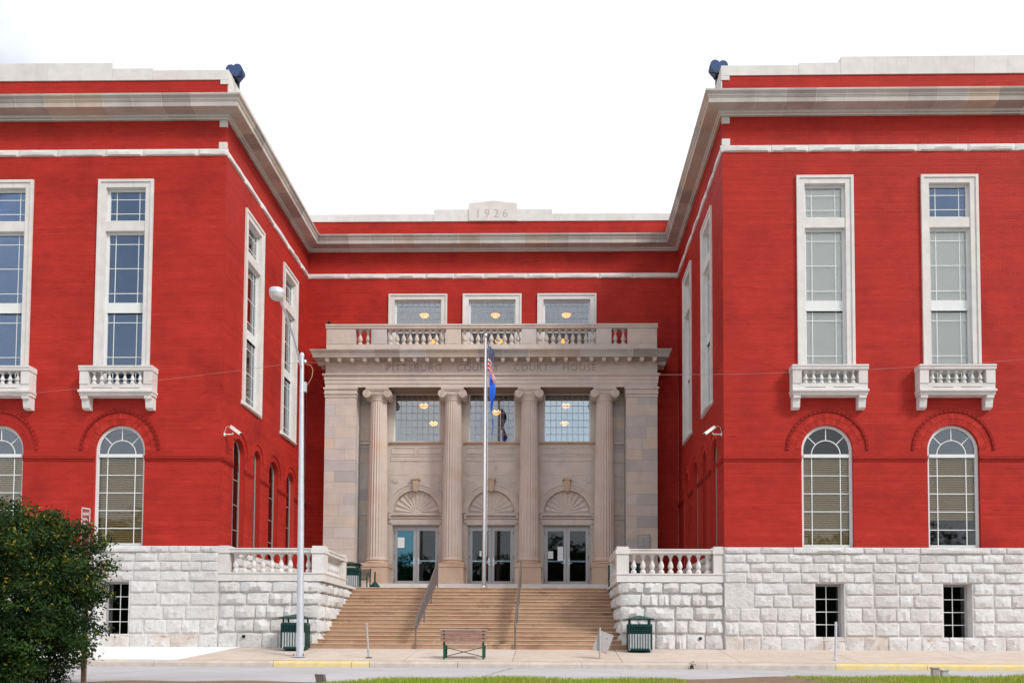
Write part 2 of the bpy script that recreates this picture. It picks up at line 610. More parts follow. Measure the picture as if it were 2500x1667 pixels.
for xa, xb in ((1.42, .95), (-6.2, -6.6), (7.9, 8.3), (14.0, 14.6), (-12.5, -12.2)):
    q = MB()
    N = 14
    for k in range(N + 1):
        f = k / N
        x_ = xa + (xb - xa) * f + random.uniform(-.04, .04)
        y_ = KY - .02 - 8.2 * f
        zz_ = RZ + (.01 * min(f * 2, 1) if f < .5 else .01 - .03 * (f - .5) * 2) + .004
        q.v += [(x_ - .012, y_, zz_), (x_ + .012, y_, zz_)]
        if k:
            q.f.append((2 * k - 2, 2 * k - 1, 2 * k + 1, 2 * k))
    q.build('crack', 'crack', bpy.data.objects['road'])
# sidewalk: one base with separately poured slabs
sw = sheet('sidewalk', [(KY + 0.15, walk_z(KY + 0.15) - 0.03), (0.3, -0.03 + walk_z(0.3))], -120, 120, 'walk', 2)
edges = [-60, -40, -30, -24, -20, -17, -13.9, -10.2, -6.9, -4.3, -1.42, 1.4, 4.25, 7.3, 10.4, 13.5, 16.6, 20, 25, 32, 45, 60]
for a, b_ in zip(edges[:-1], edges[1:]):
    if -14 < a < -4.4:
        continue
    q = MB()
    ya, yb = KY + 0.17, 0.25
    z1, z2 = walk_z(ya), walk_z(yb)
    q.hexa([(a + .008, ya, z1 - .08), (b_ - .008, ya, z1 - .08), (b_ - .008, yb, z2 - .08), (a + .008, yb, z2 - .08),
            (a + .008, ya, z1), (b_ - .008, ya, z1), (b_ - .008, yb, z2), (a + .008, yb, z2)])
    q.build('slab', 'walk', sw)
ya, yb = KY + 0.17, 0.25
z1, z2 = walk_z(ya), walk_z(yb)
q = MB()          # newer pale pour in front of the left wing, with a slanted end
q.prism([(-13.9, ya), (-7.35, ya), (-6.75, yb), (-13.9, yb)], -0.08, 0.0, 'z')
for i, v in enumerate(q.v):
    q.v[i] = (v[0], v[1], walk_z(v[1]) + v[2] + 0.003)
q.build('slab', 'walk_new', sw, label='new white concrete slab')
q = MB()
q.prism([(-7.33, ya), (-4.31, ya), (-4.31, yb), (-6.73, yb)], -0.08, 0.0, 'z')
for i, v in enumerate(q.v):
    q.v[i] = (v[0], v[1], walk_z(v[1]) + v[2])
q.build('slab', 'walk', sw)

kb = sheet('kerb', [(KY + 0.02, RZ - .04), (KY + 0.15, KZ - .03)], -120, 120, 'kerb', 2)
ks = [-60, -40, -26, -18, -14.4, -11, -7.9, -4.78, -2.75, -2.28, -0.0, 3.2, 6.4, 9.68, 12.0, 15.1, 18.2, 24, 36, 60]
for a, b_ in zip(ks[:-1], ks[1:]):
    yel = (-4.8 < a and b_ < -2.2) or a > 9.6 or b_ < -10.9
    q = MB()
    q.prism([(KY, RZ - .05), (KY + .006, RZ + .10), (KY + .035, KZ - .008), (KY + .16, KZ + .004), (KY + .16, RZ - .05)], a + .006, b_ - .006, 'x')
    q.build('kerb_stone', 'kerb_yellow' if yel else 'kerb', kb)


def verge_z(x, y):
    z = -0.425 + 0.011 * (x + 1.0) + 0.015 * math.sin(x * 1.3) + 0.012 * math.sin(x * 3.1 + y * 2)
    d = -11.05 - y
    if d < 0.3:
        z -= (0.3 - d) * 0.25
    if d > 2.5:
        z -= (d - 2.5) * 0.10
    return z


b = MB()
nx, ny = 240, 30
xs = np.linspace(-40, 40, nx)
ys = np.concatenate([np.linspace(-11.05, -14, 18), np.linspace(-14.6, -27, 12)])
for y in ys:
    for x in xs:
        wob = 0.12 * math.sin(x * 0.9) + 0.06 * math.sin(x * 2.3) if y > -11.3 else 0
        b.v.append((x, y + wob, verge_z(x, y) - (0.12 if y == ys[0] else 0)))
for j in range(len(ys) - 1):
    for i in range(nx - 1):
        b.f.append((j * nx + i, (j + 1) * nx + i, (j + 1) * nx + i + 1, j * nx + i + 1))
b.build('verge', 'soil', smooth=True, kind='structure')

# ================================================================== THE COURTHOUSE
HW, CY = 7.5, 8.47                 # half width of the forecourt, depth of the rear facade
ZS, ZB0, ZB1, ZC0, ZP0, ZP1, ZP2 = 3.0, 14.89, 15.10, 15.98, 16.30, 17.25, 17.55
XE = 19.0                          # wings run on out of the frame
house = thing('courthouse', 'red brick courthouse with white stone base, two wings and a columned central entrance', 'building')

WALLS = {   # local (u, depth into the wall, z) -> world
    'fr': (lambda u, d, z: (u, d, z)),
    'cl': (lambda u, d, z: (-HW - d, u, z)),
    'crt': (lambda u, d, z: (HW + d, u, z)),
    'ce': (lambda u, d, z: (u, CY + d, z)),
}
WX = [-14.22, -10.535, 10.535, 14.22]      # window axes on the wing fronts
CWY = [2.45, 6.22]                         # tall windows along the forecourt
CAY = [(1.48, .49), (3.09, .32), (4.76, .49), (6.66, .47)]
ARC_R, ARC_Z, RING = 0.757, 5.88, 1.13

op_front = []
for x in WX:
    op_front += [('r', x - .80, x + .80, 7.7, 14.12), ('a', x, ARC_R, ZS - .1, ARC_Z, RING)]
op_court = []
for y in CWY:
    op_court += [('r', y - .80, y + .80, 7.83, 14.12)]
for y, h in CAY:
    op_court += [('a', y, h, ZS - .1, 6.58 - h, h + .22)]
op_ce = [('r', -6.4, 6.5, 0, 11.5)] + [('r', x - 1.15, x + 1.15, 11.3, 14.2) for x in (-3.01, 0.0, 3.02)]


def gaps(ops, z):
    g = []
    for o in ops:
        if o[0] == 'r':
            if o[3] < z < o[4]:
                g.append((o[1], o[2]))
        else:
            _, c, h, za, zs, R = o
            if za < z <= zs:
                g.append((c - h, c + h))
            elif zs < z < zs + R:
                e = math.sqrt(R * R - (z - zs) ** 2)
                g.append((c - e, c + e))
    return sorted(g)


def intervals(a, b, g):
    res = []
    cur = a
    for (p, q_) in g:
        if q_ <= a or p >= b:
            continue
        if p > cur:
            res.append((cur, p))
        cur = max(cur, q_)
    if cur < b:
        res.append((cur, b))
    return res


BV, BF, BT, MV, MF = [], [], [], [], []


def brick_panel(wall, u0, u1, z0, z1, ops, soldier=False):
    f = WALLS[wall]
    flip = wall == 'cl'
    if soldier:
        rows = [(z0, z1)]
        L = 0.0677
    else:
        n = max(1, round((z1 - z0) / 0.0677))
        h = (z1 - z0) / n
        rows = [(z0 + i * h, z0 + (i + 1) * h) for i in range(n)]
        L = 0.2130
    for i, (za, zb) in enumerate(rows):
        off = 0 if soldier else (i % 2) * 0.1065
        rowt = random.uniform(-.24, .22)
        for (a, b) in intervals(u0, u1, gaps(ops, (za + zb) / 2)):
            o = len(MV)
            MV.extend([f(a, .004, za), f(b, .004, za), f(b, .004, zb), f(a, .004, zb)])
            MF.append((o, o + 1, o + 2, o + 3))
            k0 = math.floor((a - off) / L)
            k1 = math.ceil((b - off) / L)
            for k in range(k0, k1):
                gp = .004 if soldier else .0015
                p = max(a, off + k * L + gp)
                q_ = min(b, off + (k + 1) * L - gp)
                if q_ - p < 0.02:
                    continue
                o = len(BV)
                d = -random.random() * .0006
                A, B = za + .0055, zb - .0055
                BV.extend([f(p, d, A), f(q_, d, A), f(q_, d, B), f(p, d, B), f(p, .012, A), f(q_, .012, A), f(q_, .012, B), f(p, .012, B)])
                BF.extend([(o, o + 1, o + 2, o + 3), (o + 4, o + 5, o + 1, o), (o + 3, o + 2, o + 6, o + 7), (o + 4, o, o + 3, o + 7), (o + 1, o + 5, o + 6, o + 2)])
                t = min(1, max(0, random.gauss(.5, .09) + rowt))
                BT.extend([t] * 5)


for s in (-1, 1):
    a, b_ = (HW, XE) if s > 0 else (-XE, -HW)
    brick_panel('fr', a, b_, ZS, ZB0, op_front)
    brick_panel('fr', a, b_, ZB1, ZB1 + .21, [], True)
    brick_panel('fr', a, b_, ZB1 + .21, ZC0 - .21, [])
    brick_panel('fr', a, b_, ZC0 - .21, ZC0, [], True)
    brick_panel('fr', a, b_, ZP0, ZP1 - .13, [])
    brick_panel('fr', a, b_, ZP1 - .13, ZP1, [], True)
    wl = 'crt' if s > 0 else 'cl'
    brick_panel(wl, .02, CY, ZS, ZB0, op_court)
    brick_panel(wl, .02, CY, ZB1, ZC0, [])
brick_panel('ce', -HW, HW, 2.0, ZB0, op_ce)
brick_panel('ce', -HW, HW, ZB1, ZB1 + .21, [], True)
brick_panel('ce', -HW, HW, ZB1 + .21, ZC0 - .21, [])
brick_panel('ce', -HW, HW, ZC0 - .21, ZC0, [], True)
brick_panel('ce', -HW, HW, ZP0, ZP1 - .13, [])
brick_panel('ce', -HW, HW, ZP1 - .13, ZP1, [], True)


def fast_mesh(name, V, F, m, tone=None, uv=None):
    me = bpy.data.meshes.new(name)
    V = np.asarray(V, np.float32)
    F = np.asarray(F, np.int32)
    me.vertices.add(len(V))
    me.vertices.foreach_set('co', V.ravel())
    k = F.shape[1]
    me.loops.add(F.size)
    me.loops.foreach_set('vertex_index', F.ravel())
    me.polygons.add(len(F))
    me.polygons.foreach_set('loop_start', np.arange(0, F.size, k, dtype=np.int32))
    me.polygons.foreach_set('loop_total', np.full(len(F), k, np.int32))
    me.polygons.foreach_set('use_smooth', np.zeros(len(F), dtype=bool))
    me.update(calc_edges=True)
    if tone is not None:
        at = me.attributes.new('tone', 'FLOAT', 'FACE')
        at.data.foreach_set('value', np.asarray(tone, np.float32))
    me.materials.append(MATS[m])
    return me


link('brick_courses', fast_mesh('brick_courses', BV, BF, 'brick', BT), house, kind='stuff')
link('mortar', fast_mesh('mortar', MV, MF, 'mortar'), house)

# ---- arches: rings of radial bricks, a hood of darker headers, string courses
unit_brick = MB().box(-.5, .5, -.004, .05, -.5, .5).mesh('brick', 'brick_single')
ub2 = [unit_brick]


def arch_ring(x, individually):
    joined = MB()
    for (ra, rb) in ((ARC_R + .002, .94), (.95, RING - .005)):
        n = int(PI * (ra + rb) / 2 / .068)
        for k in range(n):
            t = PI * (k + .5) / n
            rm = (ra + rb) / 2
            wd = PI * rm / n - .006
            if individually:
                link('brick', unit_brick, house, loc=(x + rm * math.cos(t), 0, ARC_Z + rm * math.sin(t)), rot=(0, -t, 0), scale=(rb - ra, 1, wd))
            else:
                c, s_ = math.cos(t), math.sin(t)
                P = lambda r_, w_, y_: (x + r_ * c - w_ * s_, y_, ARC_Z + r_ * s_ + w_ * c)
                joined.hexa([P(ra, -wd / 2, -.004), P(rb, -wd / 2, -.004), P(rb, -wd / 2, .05), P(ra, -wd / 2, .05),
                             P(ra, wd / 2, -.004), P(rb, wd / 2, -.004), P(rb, wd / 2, .05), P(ra, wd / 2, .05)])
    if joined.v:
        joined.build('arch_ring', 'brick_single', house, kind='stuff')
    # mortar behind the ring
    mb = MB()
    N = 24
    for k in range(N):
        t0, t1 = PI * k / N, PI * (k + 1) / N
        p = [(x + R * math.cos(t), .007, ARC_Z + R * math.sin(t)) for t, R in ((t0, ARC_R), (t0, RING + .02), (t1, RING + .02), (t1, ARC_R))]
        mb.add(p, [(0, 1, 2, 3)])
    mb.build('arch_mortar', 'mortar', house)


def arc_band(mb, f, c, zs, r0_, r1_, d0, d1, N=28, a0=0.0, a1=PI):
    for k in range(N):
        t0, t1 = a0 + (a1 - a0) * k / N, a0 + (a1 - a0) * (k + 1) / N
        pts = []
        for d in (d0, d1):
            for t, R in ((t0, r0_), (t0, r1_), (t1, r1_), (t1, r0_)):
                pts.append(f(c + R * math.cos(t), d, zs + R * math.sin(t)))
        mb.hexa(pts)


for x in WX:
    arch_ring(x, abs(x) < 12 or x > 0)
    hood = MB()
    for i in range(26):      # hood of projecting headers
        t0 = PI * (i + .06) / 26
        t1 = PI * (i + .94) / 26
        arc_band(hood, WALLS['fr'], x, ARC_Z, RING + .005, RING + .085, -.035, .03, 1, t0, t1)
    hood.build('arch_hood', 'brick_weathered_shade', house, kind='stuff')
for wl in ('cl', 'crt'):
    for y, h in CAY:
        hood = MB()
        arc_band(hood, WALLS[wl], y, 6.58 - h, h, h + .105, -.002, .03)
        arc_band(hood, WALLS[wl], y, 6.58 - h, h + .11, h + .20, -.004, .03)
        arc_band(hood, WALLS[wl], y, 6.58 - h, h + .205, h + .27, -.035, .03)
        hood.build('arch_hood', 'brick_single', house, kind='stuff')
for s in (-1, 1):
    a, b_ = (HW - .02, XE) if s > 0 else (-XE, -HW + .02)
    g = [(x - ARC_R, x + ARC_R) for x in WX]
    for (p, q_) in intervals(a, b_, g):
        MB().prism([(.02, 5.55), (-.022, 5.55), (-.022, 5.61), (-.045, 5.61), (-.045, 5.70), (.02, 5.70)], p, q_, 'x').build('string_course', 'brick_weathered_shade', house)  # dark brick puts the band's shadow into its colour
    gc = [(y - h, y + h) for y, h in CAY]
    for (p, q_) in intervals(.02, CY, gc):
        MB().prism([(s * (HW + .02), 5.55), (s * (HW - .022), 5.55), (s * (HW - .022), 5.61), (s * (HW - .045), 5.61), (s * (HW - .045), 5.70), (s * (HW + .02), 5.70)], p, q_, 'y').build('string_course', 'brick_weathered_shade', house)

# ---- rock faced stones
STONES = []
for k in range(16):
    g = MB()
    nx, nz = 7, 5
    rr = random.Random(100 + k)
    peak = (rr.uniform(.25, .75), rr.uniform(.30, .5))
    base = [[0] * nz for _ in range(nx)]
    for i in range(nx):
        for j in range(nz):
            edge = i in (0, nx - 1) or j in (0, nz - 1)
            fx, fz = i / (nx - 1), j / (nz - 1)
            if edge:
                d = .16 + rr.uniform(0, .04)
            else:
                side = .78 if i in (1, nx - 2) else 1.0
                if k % 4 == 3:      # a flatter, split face
                    d = side * (.62, .66, .58)[j - 1] + rr.uniform(-.12, .12)
                else:               # belly low down over a rough undercut
                    d = side * (.80, .92, .55)[j - 1] + rr.uniform(-.30, .16)
            xx = fx + (0 if edge else rr.uniform(-.05, .05))
            zz = fz + (0 if edge else rr.uniform(-.05, .05))
            # first ring of points sits close to the edge: pitched margin
            if i == 1: xx = .07 + rr.uniform(-.02, .02)
            if i == nx - 2: xx = .93 + rr.uniform(-.02, .02)
            if j == 1: zz = .13 + rr.uniform(-.03, .03)
            if j == nz - 2: zz = .88 + rr.uniform(-.03, .03)
            if i == 0: xx = 0
            if i == nx - 1: xx = 1
            if j == 0: zz = 0
            if j == nz - 1: zz = 1
            g.v.append((xx, -d, zz))
    for i in range(nx - 1):
        for j in range(nz - 1):
            a = i * nz + j
            g.f.append((a, a + nz, a + nz + 1, a + 1))
    o = len(g.v)
    g.v += [(0, .3, 0), (1, .3, 0), (1, .3, 1), (0, .3, 1)]
    g.f.append(tuple([o, o + 1] + [i * nz for i in range(nx - 1, -1, -1)]))
    g.f.append(tuple([i * nz + nz - 1 for i in range(nx)] + [o + 2, o + 3]))
    g.f.append(tuple([o + 3, o] + [j for j in range(nz)]))
    g.f.append(tuple([o + 1, o + 2] + [(nx - 1) * nz + j for j in range(nz - 1, -1, -1)]))
    STONES.append(g.mesh('stone', 'rock_stone', 'rock'))
LOWST = []
for me in STONES[:8]:
    c = me.copy()
    c.materials.clear()
    c.materials.append(MATS['rock_stone_low'])
    LOWST.append(c)
FLAT = MB().box(0, 1, -.3, .3, 0, 1).mesh('stone', 'rock_stone')


def stone(parent, loc, w_, h, d, rz=0, me=None, name='stone'):
    return link(name, me or random.choice(STONES), parent, loc=loc, rot=(0, 0, rz), scale=(w_ - .012, d, h - .010))


def course(parent, u0, u1, z0, z1, d, place, g=(), wmin=.42, wmax=.85, rz=0):
    for (a, b) in intervals(u0, u1, sorted(g)):
        n = max(1, round((b - a) / random.uniform(wmin, wmax) * 1.0))
        cuts = [a + (b - a) * (k + (random.uniform(-.22, .22) if 0 < k < n else 0)) / n for k in range(n + 1)]
        for p, q_ in zip(cuts[:-1], cuts[1:]):
            if q_ - p > .05:
                stone(parent, place(p, q_, z0), q_ - p, z1 - z0, d, rz, random.choice(LOWST) if z0 < 0 else None)


BX = 10.563           # basement window axis
base_rows = [0, .385, .80, 1.215, 1.595, 1.945, 2.25, 2.53, 2.805, 3.0]
bases = {}
for s in (-1, 1):
    bj = MB()
    a, b_ = (HW + .004, XE) if s > 0 else (-XE, -HW - .004)
    for (za, zb) in ((-.12, .30), (.30, 1.945), (1.945, ZS)):
        g = [(s * c - .42, s * c + .42) for c in (BX, BX + 3.71)] if (za, zb) == (.30, 1.945) else []
        for (p, q_) in intervals(a, b_, sorted(g)):
            bj.add([(p, -.014, za), (q_, -.014, za), (q_, -.014, zb), (p, -.014, zb)], [(0, 1, 2, 3)])
    bj.add([(s * HW, 0, -.1), (s * HW, CY, -.1), (s * HW, CY, ZS), (s * HW, 0, ZS)], [(0, 1, 2, 3)])
    bases[s] = bj.build('stone_base', 'stone_joint', house)
for s in (-1, 1):
    base = bases[s]
    for r, (za, zb) in enumerate(zip(base_rows[:-1], base_rows[1:])):
        z0 = za - (.12 if r == 0 else 0)
        zm = (za + zb) / 2
        g = []
        if .30 < zm < 1.945:
            g = [(s * c - .44, s * c + .44) for c in (BX, BX + 3.71)]
        if r == len(base_rows) - 2:      # long thin sills under the arched windows
            g = [(x - 1.02, x + 1.02) for x in WX]
        a, b_ = (HW - .01, 16.2) if s > 0 else (-16.2, -HW + .01)
        if s > 0 and 1.2 < zm < 1.94:
            g = g + [(HW - .01, 8.35)]
        course(base, a, b_, z0, zb, .078, lambda p, q_, z: (p + .006, -.004, z + .005), g, .50, .85)
        # beyond the frame: long stones only
        a2, b2 = (16.2, XE) if s > 0 else (-XE, -16.2)
        stone(base, (a2, -.004, z0 + .005), b2 - a2, zb - z0, .07)
    for x in WX:
        if (x > 0) == (s > 0):
            stone(base, (x - 1.015, -.03, 2.81), 2.03, .195, .085)
    if s > 0:
        stone(base, (HW - .005, -.004, 1.22), .85, .72, .08, 0, FLAT)
    # forecourt side of the base, glimpsed between the balusters
    for r, (za, zb) in enumerate(zip(base_rows[:-1], base_rows[1:])):
        if zb < 2.0:
            continue
        y = .12
        while y < CY - .2:
            L_ = random.uniform(.5, .9)
            if s < 0:
                stone(base, (-HW, y, za + .005), L_, zb - za, .085, PI / 2)
            else:
                stone(base, (HW, y + L_ - .012, za + .005), L_, zb - za, .085, -PI / 2)
            y += L_

# ---- mouldings: cornice, belt course, copings in separate stones
CORN = [(0.0, ZC0), (.07, ZC0), (.08, ZC0 + .03), (.12, ZC0 + .055), (.13, ZC0 + .12), (.50, ZC0 + .125), (.50, ZC0 + .27), (.515, ZC0 + .275),
        (.515, ZC0 + .30), (.53, ZC0 + .31), (.535, ZC0 + .355), (.58, ZC0 + .42), (.60, ZC0 + .425), (.60, ZC0 + .475), (.56, ZC0 + .49), (0.0, ZC0 + .53)]


def moulding(wall_fn, prof, u0, u1, m0, m1, name, matn, step, parent):
    """run a profile (overhang, z) along a wall; m0/m1 = mitre per unit overhang at the ends"""
    L_ = u1 - u0
    n = max(1, round(L_ / step))
    cx_ = sum(p_[0] for p_ in prof) / len(prof)
    cz_ = sum(p_[1] for p_ in prof) / len(prof)
    if matn == 'cornice_stone':      # pale mortar core that shows in the joints
        core_ = MB()
        pr = [(cx_ + (o - cx_) * .984, cz_ + (z - cz_) * .975) for (o, z) in prof]
        N = len(pr)
        for e, m_ in ((u0 + .01, m0), (u1 - .01, m1)):
            for (o, z) in pr:
                core_.v.append(wall_fn(e + m_ * o, -o, z))
        core_.f.append(tuple(range(N)))
        core_.f.append(tuple(range(2 * N - 1, N - 1, -1)))
        for i in range(N):
            core_.f.append((i, i + N, (i + 1) % N + N, (i + 1) % N))
        core_.build('cornice_mortar', 'stone_joint', parent)
    for k in range(n):
        a, b = u0 + L_ * k / n, u0 + L_ * (k + 1) / n
        ga = 0 if k == 0 else .005
        gb = 0 if k == n - 1 else .005
        mb = MB()
        N = len(prof)
        for (o, z) in prof:
            mb.v.append(wall_fn(a + ga + (m0 * o if k == 0 else 0), -o, z))
        for (o, z) in prof:
            mb.v.append(wall_fn(b - gb + (m1 * o if k == n - 1 else 0), -o, z))
        mb.f.append(tuple(range(N)))
        mb.f.append(tuple(range(2 * N - 1, N - 1, -1)))
        for i in range(N):
            j = (i + 1) % N
            mb.f.append((i, i + N, j + N, j))
        mb.build(name, matn, parent)


moulding(WALLS['fr'], CORN, HW, XE, -1, 0, 'cornice_block', 'cornice_stone', .87, house)
moulding(WALLS['fr'], CORN, -XE, -HW, 0, 1, 'cornice_block', 'cornice_stone', .87, house)
moulding(WALLS['cl'], CORN, 0, CY, -1, -1, 'cornice_block', 'cornice_stone', .87, house)
moulding(WALLS['crt'], CORN, 0, CY, -1, -1, 'cornice_block', 'cornice_stone', .87, house)
moulding(WALLS['ce'], CORN, -HW, HW, 1, -1, 'cornice_block', 'cornice_stone', .87, house)
# belt course of long rock faced stones
TRIMST = []
for me in STONES[:8]:
    c = me.copy()
    c.materials.clear()
    c.materials.append(MATS['trim_stone'])
    TRIMST.append(c)


def belt(place, u0, u1, rz, rev=False):
    u = u0
    while u < u1 - .05:
        L_ = min(random.uniform(1.1, 1.9), u1 - u)
        if u1 - u - L_ < .5:
            L_ = u1 - u
        stone(house, place(u, u + L_), L_ + .004, ZB1 - ZB0 + .006, .075, rz, random.choice(TRIMST), 'belt_stone')
        u += L_


belt(lambda a, b: (a, 0, ZB0), HW - .06, XE, 0)
belt(lambda a, b: (a, 0, ZB0), -XE, -HW + .06, 0)
belt(lambda a, b: (-HW, a, ZB0), .03, CY, PI / 2)
belt(lambda a, b: (HW, b - .01, ZB0), .03, CY, -PI / 2)
belt(lambda a, b: (a, CY, ZB0), -HW, HW, 0)
# small corner blocks beside the upright brick courses
for s in (-1, 1):
    for (za, zb, wd) in ((ZB1 + .003, ZB1 + .205, .23), (ZC0 - .205, ZC0 - .003, .22)):
        xa, xb = sorted((s * (HW - .012), s * (HW + wd)))
        MB().box(xa, xb, -.014, .05, za, zb).build('corner_block', 'trim_stone', house)


def coping(wall_fn, u0, u1, z0, z1, parent, ov=.03, step=1.05, thick=.45):
    n = max(1, round((u1 - u0) / step))
    e = .004
    if n > 1:
        MB().hexa([wall_fn(*q_) for q_ in ((u0 + e, -ov + e, z0 + e), (u1 - e, -ov + e, z0 + e), (u1 - e, thick - e, z0 + e), (u0 + e, thick - e, z0 + e),
                                            (u0 + e, -ov + e, z1 - e), (u1 - e, -ov + e, z1 - e), (u1 - e, thick - e, z1 - e), (u0 + e, thick - e, z1 - e))]).build('coping_mortar', 'stone_joint', parent)
    for k in range(n):
        a, b = u0 + (u1 - u0) * k / n, u0 + (u1 - u0) * (k + 1) / n
        mb = MB()
        p = [wall_fn(a + .003, -ov, z0), wall_fn(b - .003, -ov, z0), wall_fn(b - .003, thick, z0), wall_fn(a + .003, thick, z0),
             wall_fn(a + .003, -ov, z1), wall_fn(b - .003, -ov, z1), wall_fn(b - .003, thick, z1), wall_fn(a + .003, thick, z1)]
        mb.hexa(p)
        mb.build('coping_stone', 'trim_stone', parent)


for s in (-1, 1):
    def F_(u, d, z, s=s):
        return (s * u, d, z)
    coping(F_, HW - .03, 9.80, ZP1, ZP2, house)
    coping(F_, 9.80, 11.05, ZP1, 17.615, house, .032)
    coping(F_, 11.05, XE, ZP1, 17.795, house, .035, 1.0)
    # forecourt side of the wing parapet: pale stone paints in brick bleached by light
    def G_(u, d, z, s=s):
        return (s * (HW + d), u, z)
    coping(G_, .46, CY + .5, ZP0, ZP2, house, .028, 1.1)
    xa, xb = sorted((s * (HW - .028), s * (HW + .22)))
    MB().box(xa, xb, -.026, .45, ZP1 - .14, ZP1).build('corner_block', 'trim_stone', house)
    xa, xb = sorted((s * (HW - .026), s * (HW + .006)))
    MB().box(xa, xb, .0, .455, ZP0, ZP1 - .145).build('corner_block', 'trim_stone', house)  # thin pale slab carries on the light-bleached brick tone
coping(WALLS['ce'], -HW + .03, -2.40, ZP1, ZP2, house, .03)
coping(WALLS['ce'], 2.42, HW - .03, ZP1, ZP2, house, .03)
coping(WALLS['ce'], -2.40, -.97, ZP1, 17.735, house, .034, 1.5)
coping(WALLS['ce'], .99, 2.42, ZP1, 17.735, house, .034, 1.5)
MB().prism([(-.97, ZP1), (.99, ZP1), (.99, 17.97), (.01, 18.08), (-.97, 17.97)], CY - .07, CY + .45, 'y').build('date_stone', 'trim_stone', house)
link('date_lettering', text_mesh('1 9 2 6', 1.23, .34, 'cut_shade_grime_faint'), house, loc=(-.62, CY - .074, 17.385))
MB().box(-XE, XE, CY + .4, 26, 16.2, 16.3).box(-XE, -HW - .45, .4, CY + .3, 16.2, 16.3).box(HW + .45, XE, .4, CY + .3, 16.2, 16.3).build('roof', 'roof', house)


# ---- windows. local frame: x along the wall, +y into the wall
def frame_ring(mb, x0, x1, z0, z1, wd, y0, y1, bottom=True):
    mb.box(x0, x0 + wd, y0, y1, z0, z1)
    mb.box(x1 - wd, x1, y0, y1, z0, z1)
    mb.box(x0 + wd, x1 - wd, y0, y1, z1 - wd, z1)
    if bottom:
        mb.box(x0 + wd, x1 - wd, y0, y1, z0, z0 + wd)


def room(parent, x0, x1, z0, z1, y0, y1, matn, name='room'):
    m = MB()
    m.add([(x0, y1, z0), (x1, y1, z0), (x1, y1, z1), (x0, y1, z1)], [(0, 1, 2, 3)])
    m.add([(x0, y0, z0), (x0, y1, z0), (x0, y1, z1), (x0, y0, z1)], [(0, 1, 2, 3)])
    m.add([(x1, y0, z0), (x1, y1, z0), (x1, y1, z1), (x1, y0, z1)], [(0, 1, 2, 3)])
    m.add([(x0, y0, z0), (x1, y0, z0), (x1, y1, z0), (x0, y1, z0)], [(0, 1, 2, 3)])
    m.add([(x0, y0, z1), (x1, y0, z1), (x1, y1, z1), (x0, y1, z1)], [(0, 1, 2, 3)])
    return m.build(name, matn, parent)


def tall_window(loc, rz, zbot, sillstone, shade, blind, panes=True, gls='glass'):
    m = MB()
    o, i_ = .845, .607
    zt = 14.15
    for s in (-1, 1):    # moulded jambs in two steps
        a, b = sorted((s * i_, s * (o - .08)))
        m.box(a, b, -.035, .30, zbot, zt - .08 - .002)
        a, b = sorted((s * (o - .08), s * o))
        m.box(a, b, -.065, .05, zbot, zt)
    m.box(-o + .08, o - .08, -.063, .05, zt - .08, zt)
    m.box(-i_, i_, -.033, .30, 13.91, zt - .083)
    m.box(-i_, i_, -.012, .30, 12.57, 12.87)
    w_ = m.build('tall_window', 'trim_stone', house, loc=loc, rot=(0, 0, rz))
    if sillstone:
        link('sill', random.choice(TRIMST), w_, loc=(-o - .06, -.02, zbot - .10), scale=(2 * o + .12, .12, .13))
    else:
        zbot -= 0
    sash = MB()
    gz = [(12.87, 13.91), (zbot, 12.57)]
    frame_ring(sash, -i_, i_, 12.87, 13.91, .07, .10, .19)
    frame_ring(sash, -i_, i_, zbot, 12.57, .07, .10, .19)
    sash.box(-i_ + .07, i_ - .07, .098, .19, 10.08, 10.40)
    sash.box(-i_ + .07, i_ - .07, .08, .19, 10.08, 10.13)
    sash.build('sash', 'white_paint', w_)
    g = i_ - .07
    vs = (-.35, .35)
    zl = zbot + .07
    rows = [(12.94, 13.84, (13.17, 13.61)), (10.40, 12.50, (10.70, 11.47, 12.22)), (zl, 10.08, (zl + .28, zl + .95, 9.80) if not sillstone else (zl + .3, zl + 1.1, 9.8))]
    mu = MB()
    for (za, zb, hs) in rows:
        for v in vs:
            mu.box(v - .010, v + .010, .138, .158, za, zb)
        for h in hs:
            mu.box(-g, g, .136, .160, h - .010, h + .010)
        if panes:
            xs_ = [-g] + list(vs) + [g]
            zz = [za] + sorted(hs) + [zb]
            for a, b in zip(xs_[:-1], xs_[1:]):
                for c, d in zip(zz[:-1], zz[1:]):
                    pm = MB().box(a + .011, b - .011, .144, .150, c + .011, d - .011)
                    pm.build('pane', 'glass_sky_tint' if (gls == 'glass_shade' and shade == 2 and za > 12.9) else gls, w_)
        else:
            MB().box(-g, g, .144, .150, za, zb).build('pane', gls, w_)
    mu.build('muntin', 'muntin', w_)
    if shade:
        for (za, zb, _) in rows:
            if (shade == 2 and za > 12.9):
                continue
            MB().box(-g, g, .22, .225, za, zb).build('roller_shade', 'shade', w_)
    if blind:
        bm = MB()
        z = rows[2][0]
        while z < rows[2][1]:
            bm.hexa([(-g, .215, z), (g, .215, z), (g, .245, z + .012), (-g, .245, z + .012), (-g, .215, z + .002), (g, .215, z + .002), (g, .245, z + .014), (-g, .245, z + .014)])
            z += .032
        bm.build('blind', 'shade', w_)
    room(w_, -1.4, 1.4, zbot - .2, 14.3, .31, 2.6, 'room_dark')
    # closes the gap between surround and room
    m2 = MB()
    frame_ring(m2, -1.4, 1.4, zbot - .2, 14.3, .78, .301, .309)
    return w_


